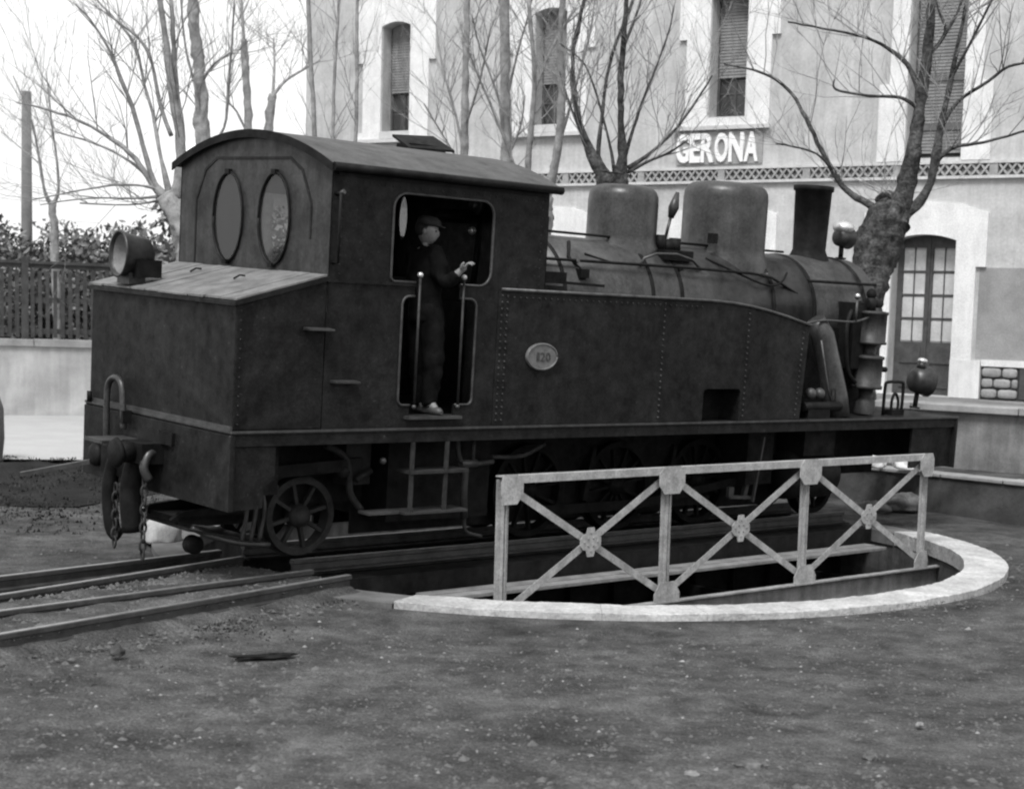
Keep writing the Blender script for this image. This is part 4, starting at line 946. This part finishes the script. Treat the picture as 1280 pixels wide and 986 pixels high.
# ------------------------------------------------------------------ trees
def tw(m, p, d, ln, r, depth, rnd):
    n = 4; pts = [p]; q = p.copy(); dd_ = d.copy()
    for i in range(n):
        dd_ = (dd_ + Vector((rnd.uniform(-.22, .22), rnd.uniform(-.22, .22), rnd.uniform(-.10, .22)))).normalized(); q = q + dd_ * ln / n; pts.append(q.copy())
    m.tube(pts, [r * (1 - .75 * i / n) for i in range(n + 1)], 4 if r > .01 else 3, False)
    if depth > 0:
        for i in range(rnd.randint(2, 4)):
            j = rnd.randint(1, n); pp = pts[j]; s_ = Vector((rnd.uniform(-1, 1), rnd.uniform(-1, 1), rnd.uniform(-.3, 1))).normalized()
            tw(m, pp, (dd_ + s_ * .9).normalized(), ln * rnd.uniform(.4, .7), r * .55, depth - 1, rnd)
def tree(name, label, base, Y, trunk, limbs, seed, twn=7, group=None, mscale=.0078, dj=.9, tl=1.1, td=2, bk=None):
    bk = bk or (bark if Y < 25 else bark_haze)  # trees standing farther back get the bark with painted haze
    """trunk / limbs: picture-measured polylines (u, v, width px) put at depth Y with their own spread in depth"""
    rnd = random.Random(seed); b = Vector(base); t = thing(name, label, 'tree', b, None, group)
    s_ = Y / F_PX
    def tr3(pl, spread):
        o = []; n = len(pl) - 1
        for i, (u, v, w_) in enumerate(pl): o.append(px(u, v, Y + spread * (i / max(1, n)) ** 1.2) - b)
        return o
    P3 = tr3(trunk, 0); rd = [q[2] * s_ / 2 for q in trunk]
    pts = [Vector((0, 0, 0))] + P3; rd = [rd[0] * 1.15] + rd
    sp_ = spline(pts, 4); rr_ = []
    for i in range(len(pts) - 1):
        for j in range(4): rr_.append(rd[i] + (rd[i + 1] - rd[i]) * j / 4)
    rr_.append(rd[-1]); rr_ = [r * (1 + .13 * noise.noise(Vector((i * .8, seed, 0)))) for i, r in enumerate(rr_)]
    rough_up(rough_up(M_().tube(sum([[a, (a + b_) / 2] for a, b_ in zip(sp_[:-1], sp_[1:])], []) + [sp_[-1]], sum([[a, (a + b_) / 2] for a, b_ in zip(rr_[:-1], rr_[1:])], []) + [rr_[-1]], 20), rd[0] * .26, .55 / rd[0]), rd[0] * .20, 2.6 / rd[0]).build('trunk', bk, t)
    tm = M_()
    for li, lb_ in enumerate(limbs):
        P3 = tr3(lb_, rnd.uniform(-dj, dj)); rd = [q[2] * s_ / 2 * .70 for q in lb_]
        sp_ = spline(P3, 4); rr_ = []
        for i in range(len(P3) - 1):
            for j in range(4): rr_.append(rd[i] + (rd[i + 1] - rd[i]) * j / 4)
        rr_.append(rd[-1]); rr_ = [max(.006, r * (1 + .15 * noise.noise(Vector((i * .9, seed + li, 3))))) for i, r in enumerate(rr_)]
        # small knuckles
        rough_up(M_().tube(sp_, rr_, 8), min(.03, rr_[0] * .22), 7).build('branch', bk, t)
        L_ = len(sp_)
        for i in range(int(twn * 1.7)):
            j = rnd.randint(L_ // 4, L_ - 1); d_ = (sp_[min(j + 1, L_ - 1)] - sp_[max(j - 1, 0)]).normalized()
            s2 = Vector((rnd.uniform(-1, 1), rnd.uniform(-1, 1), rnd.uniform(-.2, .9))).normalized()
            tw(tm, sp_[j], (d_ * .8 + s2 * .9).normalized(), tl * rnd.uniform(.5, 1.3), min(.0095, rr_[j] * .5), td, rnd)
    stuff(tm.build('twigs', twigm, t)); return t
# right tree, in front of the arched door
tree('plane_tree', 'thick pollarded bare tree forking in front of the arched door', (2.95, 22, .45), 22.0,
     [(1072, 430, 52), (1082, 370, 50), (1090, 330, 52), (1100, 300, 58), (1112, 275, 56), (1122, 262, 44)],
     [[(1120, 275, 46), (1132, 235, 34), (1140, 200, 28), (1146, 160, 24), (1152, 120, 22), (1160, 60, 18), (1164, 0, 15), (1168, -60, 10)],
      [(1125, 275, 26), (1150, 252, 18), (1164, 225, 15), (1170, 195, 16), (1176, 160, 13), (1190, 95, 9), (1203, 30, 7), (1215, -30, 4)],
      [(1115, 275, 18), (1085, 255, 13), (1058, 238, 11), (1040, 212, 9), (1022, 178, 8), (1003, 140, 7), (985, 112, 6), (955, 92, 5), (905, 80, 3)],
      [(1130, 255, 12), (1110, 243, 16), (1098, 250, 14)],
      [(1152, 125, 13), (1135, 82, 9), (1108, 60, 7), (1078, 46, 5), (1030, 36, 4), (985, 28, 3)],
      [(1146, 135, 8), (1125, 122, 6), (1085, 120, 5), (1045, 112, 4), (1043, 100, 3)],
      [(1168, 205, 10), (1190, 185, 7), (1230, 178, 5), (1285, 163, 4)],
      [(1172, 170, 9), (1195, 130, 7), (1235, 102, 6), (1260, 84, 5), (1290, 78, 4)],
      [(1165, 65, 8), (1182, 40, 6), (1172, 10, 4), (1166, -20, 3)], [(1180, 45, 7), (1195, 20, 5), (1206, -10, 4)],
      [(1040, 212, 6), (1020, 192, 4), (985, 182, 3), (970, 180, 2)], [(1188, 100, 6), (1215, 50, 5), (1240, 0, 4)]], 11, 6)
tree('plane_tree', 'bare pollarded tree with upswept shoots rising between cab roof and first dome', (-.3, 24, .45), 24.0,
     [(770, 330, 44), (768, 270, 42), (766, 235, 44), (768, 218, 40)],
     [[(758, 225, 30), (742, 198, 20), (728, 165, 12), (718, 120, 9), (716, 70, 8), (724, 30, 7), (736, -20, 5)],
      [(760, 222, 16), (748, 195, 9), (752, 150, 7), (758, 100, 6), (770, 55, 6), (792, 0, 5), (800, -40, 3)],
      [(775, 225, 30), (778, 195, 18), (776, 150, 12), (776, 100, 11), (779, 50, 11), (785, -10, 9)],
      [(780, 200, 9), (792, 160, 6), (806, 120, 5), (820, 85, 4), (836, 40, 3), (842, 10, 3)],
      [(785, 210, 9), (815, 190, 6), (846, 160, 5), (878, 115, 4), (890, 95, 3)],
      [(785, 215, 8), (810, 202, 5), (838, 190, 4), (860, 175, 3)],
      [(755, 210, 10), (738, 192, 7), (730, 175, 6), (712, 130, 4), (700, 90, 3)],
      [(768, 215, 8), (762, 180, 5), (746, 120, 4), (730, 80, 3), (700, 55, 3)], [(779, 60, 7), (795, 20, 5), (806, -20, 4)]], 12, 7)
tree('plane_tree', 'tall bare tree with two thick stems against the window behind the cab roof', (-1.55, 25.6, .45), 25.6,
     [(672, 330, 34), (674, 270, 32), (676, 240, 30)],
     [[(680, 250, 22), (692, 215, 17), (700, 160, 14), (702, 100, 13), (700, 50, 11), (704, -10, 9)],
      [(672, 250, 18), (660, 215, 12), (664, 160, 10), (668, 110, 9), (666, 60, 8), (660, 0, 7)],
      [(668, 245, 10), (645, 210, 5), (625, 160, 4), (600, 100, 4), (582, 55, 3)],
      [(690, 210, 9), (708, 150, 6), (722, 100, 5), (738, 40, 4), (744, -10, 3)], [(666, 120, 6), (690, 60, 5), (720, 10, 4)]], 13, 7)
tree('slender_tree', 'slim upright bare tree with a pale straight stem behind the cab roof', (-2.0, 26.6, .45), 26.6,
     [(634, 330, 15), (633, 230, 14), (632, 150, 13), (631, 60, 12), (630, -40, 10)],
     [[(633, 180, 6), (622, 120, 4), (600, 60, 3), (590, 20, 3)], [(632, 130, 6), (646, 70, 4), (660, 20, 3), (668, -20, 3)], [(633, 200, 6), (650, 160, 4), (656, 120, 3)]], 14, 5)
tree('slender_tree', 'thin many-branched bare sapling left of the pale straight stem', (-2.6, 27, .45), 27.0,
     [(580, 330, 12), (580, 230, 10), (581, 140, 9), (583, 50, 8), (584, -40, 6)],
     [[(580, 190, 5), (566, 130, 4), (552, 80, 3), (545, 30, 3)], [(581, 160, 5), (600, 100, 4), (612, 40, 3)], [(580, 210, 4), (560, 180, 3), (530, 130, 3)]], 15, 8)
tree('slender_tree', 'bare tree with three straight thin shoots against the left end of the station', (-5.3, 28.5, .45), 28.5,
     [(415, 360, 20), (416, 280, 18), (417, 235, 17)],
     [[(415, 240, 10), (396, 190, 9), (391, 120, 8), (387, 50, 8), (385, -20, 7)], [(417, 240, 10), (416, 180, 6), (418, 100, 6), (422, 30, 5), (424, -20, 4)], [(418, 240, 9), (442, 190, 7), (446, 120, 7), (446, 40, 6), (447, -20, 5)]], 16, 6)
tree('plane_tree', 'large bare tree spreading long low branches left of the cab', (-5.25, 20, 0), 20.0,
     [(236, 400, 30), (234, 330, 30), (229, 290, 30), (220, 262, 28), (208, 244, 26)],
     [[(205, 246, 20), (188, 226, 13), (170, 200, 9), (148, 180, 8), (122, 163, 6), (85, 145, 5), (40, 132, 3), (20, 128, 2)],
      [(200, 240, 12), (190, 222, 10), (178, 180, 8), (166, 135, 8), (152, 102, 7), (138, 65, 5), (118, 32, 4), (95, 5, 3)],
      [(212, 245, 14), (202, 200, 7), (190, 140, 6), (178, 95, 5), (168, 55, 5), (140, 20, 4), (120, 0, 3)],
      [(220, 250, 24), (226, 205, 19), (224, 165, 16), (214, 110, 14), (208, 55, 12), (200, 0, 9), (196, -40, 6)],
      [(225, 240, 14), (228, 170, 11), (222, 120, 8), (217, 60, 8), (214, 0, 7)],
      [(214, 170, 8), (200, 130, 7), (190, 80, 6), (175, 50, 5), (150, 30, 4), (130, 15, 3)],
      [(200, 238, 8), (178, 232, 4), (140, 232, 4), (90, 240, 3), (40, 250, 2)],
      [(200, 246, 6), (165, 248, 4), (110, 248, 3), (50, 256, 2)], [(205, 250, 5), (160, 256, 3), (100, 254, 3)],
      [(186, 222, 8), (160, 200, 5), (120, 180, 4), (70, 165, 3)]], 17, 6, dj=.6, bk=bark_haze)
tree('poplar_tree', 'tall thick-stemmed bare tree rising just behind the cab roof ridge', (-7.45, 30, 0), 30.0,
     [(255, 330, 22), (254, 230, 20), (253, 170, 18), (251, 120, 16), (246, 70, 14), (242, 20, 12), (238, -40, 9)],
     [[(254, 100, 6), (268, 80, 4), (290, 65, 3)], [(252, 180, 8), (246, 120, 5), (232, 60, 4), (226, 0, 3)], [(254, 200, 8), (280, 160, 5), (285, 110, 5), (290, 50, 4), (293, 0, 3)]], 18, 6)
tree('slender_tree', 'thin bare tree with one straight dark stem above the cab roof crown', (-6.9, 31, 0), 31.0,
     [(312, 330, 11), (311, 230, 10), (311, 160, 9), (308, 100, 9), (305, 50, 8)],
     [[(305, 52, 6), (303, 20, 5), (301, -20, 3)], [(311, 170, 5), (296, 140, 4), (284, 120, 3), (290, 60, 3)]], 19, 6)
tree('slender_tree', 'short bare tree with one bent bough touching the left station corner', (-6.6, 31.5, 0), 31.5,
     [(334, 330, 13), (335, 230, 12), (336, 160, 11), (341, 118, 10)],
     [[(341, 120, 7), (356, 102, 5), (378, 88, 4), (400, 76, 3)], [(341, 120, 6), (343, 80, 4), (342, 50, 3)]], 20, 5)
tree('slender_tree', 'small forked bare tree beyond the picket fence beside the pole', (-11.55, 34, 0), 34.0,
     [(72, 400, 11), (69, 330, 11), (67, 280, 10), (65, 254, 9)],
     [[(64, 256, 9), (56, 240, 6), (50, 205, 5), (44, 170, 4), (36, 140, 3), (16, 95, 2)], [(67, 254, 8), (73, 238, 5), (71, 200, 4), (64, 150, 3), (58, 90, 2)], [(50, 205, 3), (20, 180, 2), (2, 165, 2)]], 21, 6)

# ------------------------------------------------------------------ shrubs beyond the fence
def shrub(c, r, label, seed, m=leafm, n=2600, ls=.10, name='evergreen_shrub'):
    rnd = random.Random(seed); q = M_(); c = Vector(c); t = thing(name, label, 'shrub', (c.x, c.y, 0), None, 'evergreens beyond the picket fence')
    st_ = M_()
    for i in range(6): st_.tube([(rnd.uniform(-.1, .1), rnd.uniform(-.1, .1), 0), (rnd.uniform(-.3, .3) * r[0], rnd.uniform(-.3, .3) * r[1], c.z * .7), (rnd.uniform(-.6, .6) * r[0], rnd.uniform(-.6, .6) * r[1], c.z + rnd.uniform(-.2, .5) * r[2])], [.05, .03, .012], 5, False)
    st_.build('stem', bark, t)
    k = 0
    while k < n:
        p = Vector((rnd.gauss(0, .5), rnd.gauss(0, .5), rnd.gauss(0, .5)))
        if p.length > 1.15 or noise.noise(p * 2.6 + Vector((seed, 0, 0))) < -.10: continue
        P_ = Vector((p.x * r[0], p.y * r[1], c.z + p.z * r[2])); 
        if P_.z < .1: continue
        a = Vector((rnd.gauss(0, 1), rnd.gauss(0, 1), rnd.gauss(0, 1))).normalized(); b = a.orthogonal().normalized(); s_ = ls * rnd.uniform(.5, 1.3)
        q.add([P_ - a * s_ - b * s_ * .1, P_ + b * s_ * .45, P_ + a * s_, P_ - b * s_ * .45], [(0, 1, 2, 3)]); k += 1
    stuff(q.build('foliage', m, t)); return t
shrub((-14.2, 34.5, 2.2), (2.0, 1.2, 1.9), 'dark rounded evergreen at the far left behind the fence', 31, n=19000, ls=.075)
shrub((-12.1, 35.4, 2.1), (1.7, 1.2, 1.6), 'mid grey evergreen behind the fence under the small forked tree', 32, n=17000, ls=.075)
shrub((-10.4, 35.2, 2.0), (1.5, 1.1, 1.7), 'evergreen behind the fence just left of the rear headlamp', 33, n=16000, ls=.075)
shrub((-8.55, 33.4, 2.5), (1.25, .9, 1.9), 'loose broad-leaved bush with light gaps between lamp and cab', 34, leafp, 3600, .12)
shrub((-7.6, 34.6, 2.2), (1.4, .9, 2.0), 'dark bush right behind the cab corner under the spreading tree', 35, n=11000, ls=.075)
shrub((-16.0, 37, 2.6), (2.2, 1.5, 2.3), 'tall soft evergreen mass cut by the left edge of view', 36, n=17000, ls=.075)

# ------------------------------------------------------------------ stones and gravel on the ground
rock('flat_stone', (.69, 8.15, .012), .055, (1.5, .8, .45), stonem, 'largest flat pale stone in the gravel at the bottom right of centre', 'stone', 5, jag=.6)
rock('small_stone', (1.32, 8.4, .012), .04, (1.2, .9, .6), stonem, 'rounded grey stone right of the flat pale stone', 'stone', 6)
rock('small_stone', (.385, 7.96, .01), .030, (1.3, .9, .5), palestone, 'small whitish stone at the bottom edge below the railing centre', 'stone', 7)
rock('small_stone', (1.70, 9.14, .01), .026, (1, .9, .6), palestone, 'bright white pebble alone in the dark gravel at the lower right', 'stone', 8)
rock('small_stone', (-3.12, 10.3, .02), .05, (1, .9, .9), retwall, 'dark rounded stone left of centre below the near rail', 'stone', 9)
rock('scrap_of_wood', (-2.21, 10.4, .012), .13, (1.5, .35, .12), black, 'flat black scrap lying in the gravel below the engine wheel', 'scrap', 10, jag=.6)
rock('pale_boulder', (-4.27, 15.5, .06), .195, (1.0, .9, .95), wallm, 'big pale boulder behind the hanging coupling chains', 'stone', 11, jag=.18)
rock('pale_slab', (-4.80, 17.9, .03), .36, (.9, 1.5, .10), wallm, 'pale flat slab on the ground behind the trailing truck', 'stone', 12, jag=.3)
rnd = random.Random(5); q = M_(); qp = M_()
for i in range(30000):
    y = 7.0 + 10.5 * rnd.random() ** 1.5; x = (rnd.random() * 1.25 - .62) * y * .62 - .35 * y * .3 + .3
    if (Vector((x, y, 0)) - RC).length < RAD + .45: continue
    r = .004 + .011 * rnd.random() ** 3 + (.016 if rnd.random() < .02 else 0)
    tgt = qp if rnd.random() < .035 else q
    h = .022 * noise.noise(Vector((x * .9, y * .9, 0))) + .012 * noise.noise(Vector((x * 3, y * 3, 4))) + .05 * noise.noise(Vector((x * .2, y * .2, 9))) - .012
    a = rnd.random() * 6; pts = [(x + r * math.cos(a + t) * rnd.uniform(.8, 1.5), y + r * math.sin(a + t) * rnd.uniform(.7, 1.2), h - .002) for t in (0, 1.26, 2.5, 3.77, 5.0)]
    top = (x, y, h + r * rnd.uniform(.4, .9)); tgt.add(pts + [top], [(i_, (i_ + 1) % 5, 5) for i_ in range(5)])
for i in range(9000):                                   # clods and chippings on the ballast
    p = ends[3][1] - dd * (rnd.random() * 7) + nn * rnd.uniform(-.5, 1.4); r = .006 + .016 * rnd.random() ** 2.5; e = 1 if -.02 < (p - ends[3][1]).dot(nn) else 0
    if not e and rnd.random() > .22: continue
    a = rnd.random() * 6; z_ = .078 if e else .0
    pts = [(p.x + r * math.cos(a + t) * rnd.uniform(.8, 1.5), p.y + r * math.sin(a + t) * rnd.uniform(.7, 1.2), z_) for t in (0, 1.26, 2.5, 3.77, 5.0)]
    q.add(pts + [(p.x, p.y, z_ + r * rnd.uniform(.5, 1.2))], [(i_, (i_ + 1) % 5, 5) for i_ in range(5)])
stuff(tag(q.build('gravel', stonem), 'fine grey gravel strewn over the yard', 'gravel')); stuff(tag(qp.build('pale_gravel', palestone), 'scattered whitish pebbles in the yard gravel', 'gravel'))
# low weeds and litter along the near rail and bank
def bank_h(x, y): return .10
q = M_()
for i in range(16000):
    if rnd.random() < .35:
        t = rnd.random(); p = ends[3][0] - dd * 1.2 + dd * t * 4.6 - nn * (.02 + abs(rnd.gauss(0.0, .38))); hh = .010; z0_ = -.004
        if noise.noise(p * 1.3) < rnd.uniform(0, .8): continue
    else:
        p = Vector((rnd.uniform(-13, -5.0), 0, 0)); p.y = rnd.uniform(15.2, 22.9) + (p.x + 7) * .1
        if noise.noise(Vector((p.x * .8, p.y * .5, 2))) < rnd.uniform(-.5, .5) - (p.y - 18) * .08: continue
        hh = rnd.uniform(.008, .022); z0_ = .06 + .05 * noise.noise(Vector((p.x, p.y, 0)))
    for k_ in range(3):
        g = Vector((rnd.gauss(0, 1), rnd.gauss(0, 1), 0)).normalized(); s_ = rnd.uniform(.6, 1.6) * hh; c = p + Vector((rnd.gauss(0, hh), rnd.gauss(0, hh), 0))
        q.add([(c.x - g.x * s_ * .5, c.y - g.y * s_ * .5, z0_), (c.x + g.x * s_ * .5, c.y + g.y * s_ * .5, z0_), (c.x + g.y * s_ * .6, c.y - g.x * s_ * .6, z0_ + s_ * 1.1)], [(0, 1, 2)])
stuff(tag(q.build('weeds', weedm), 'low weeds along the near rail and on the dark bank', 'weeds'))
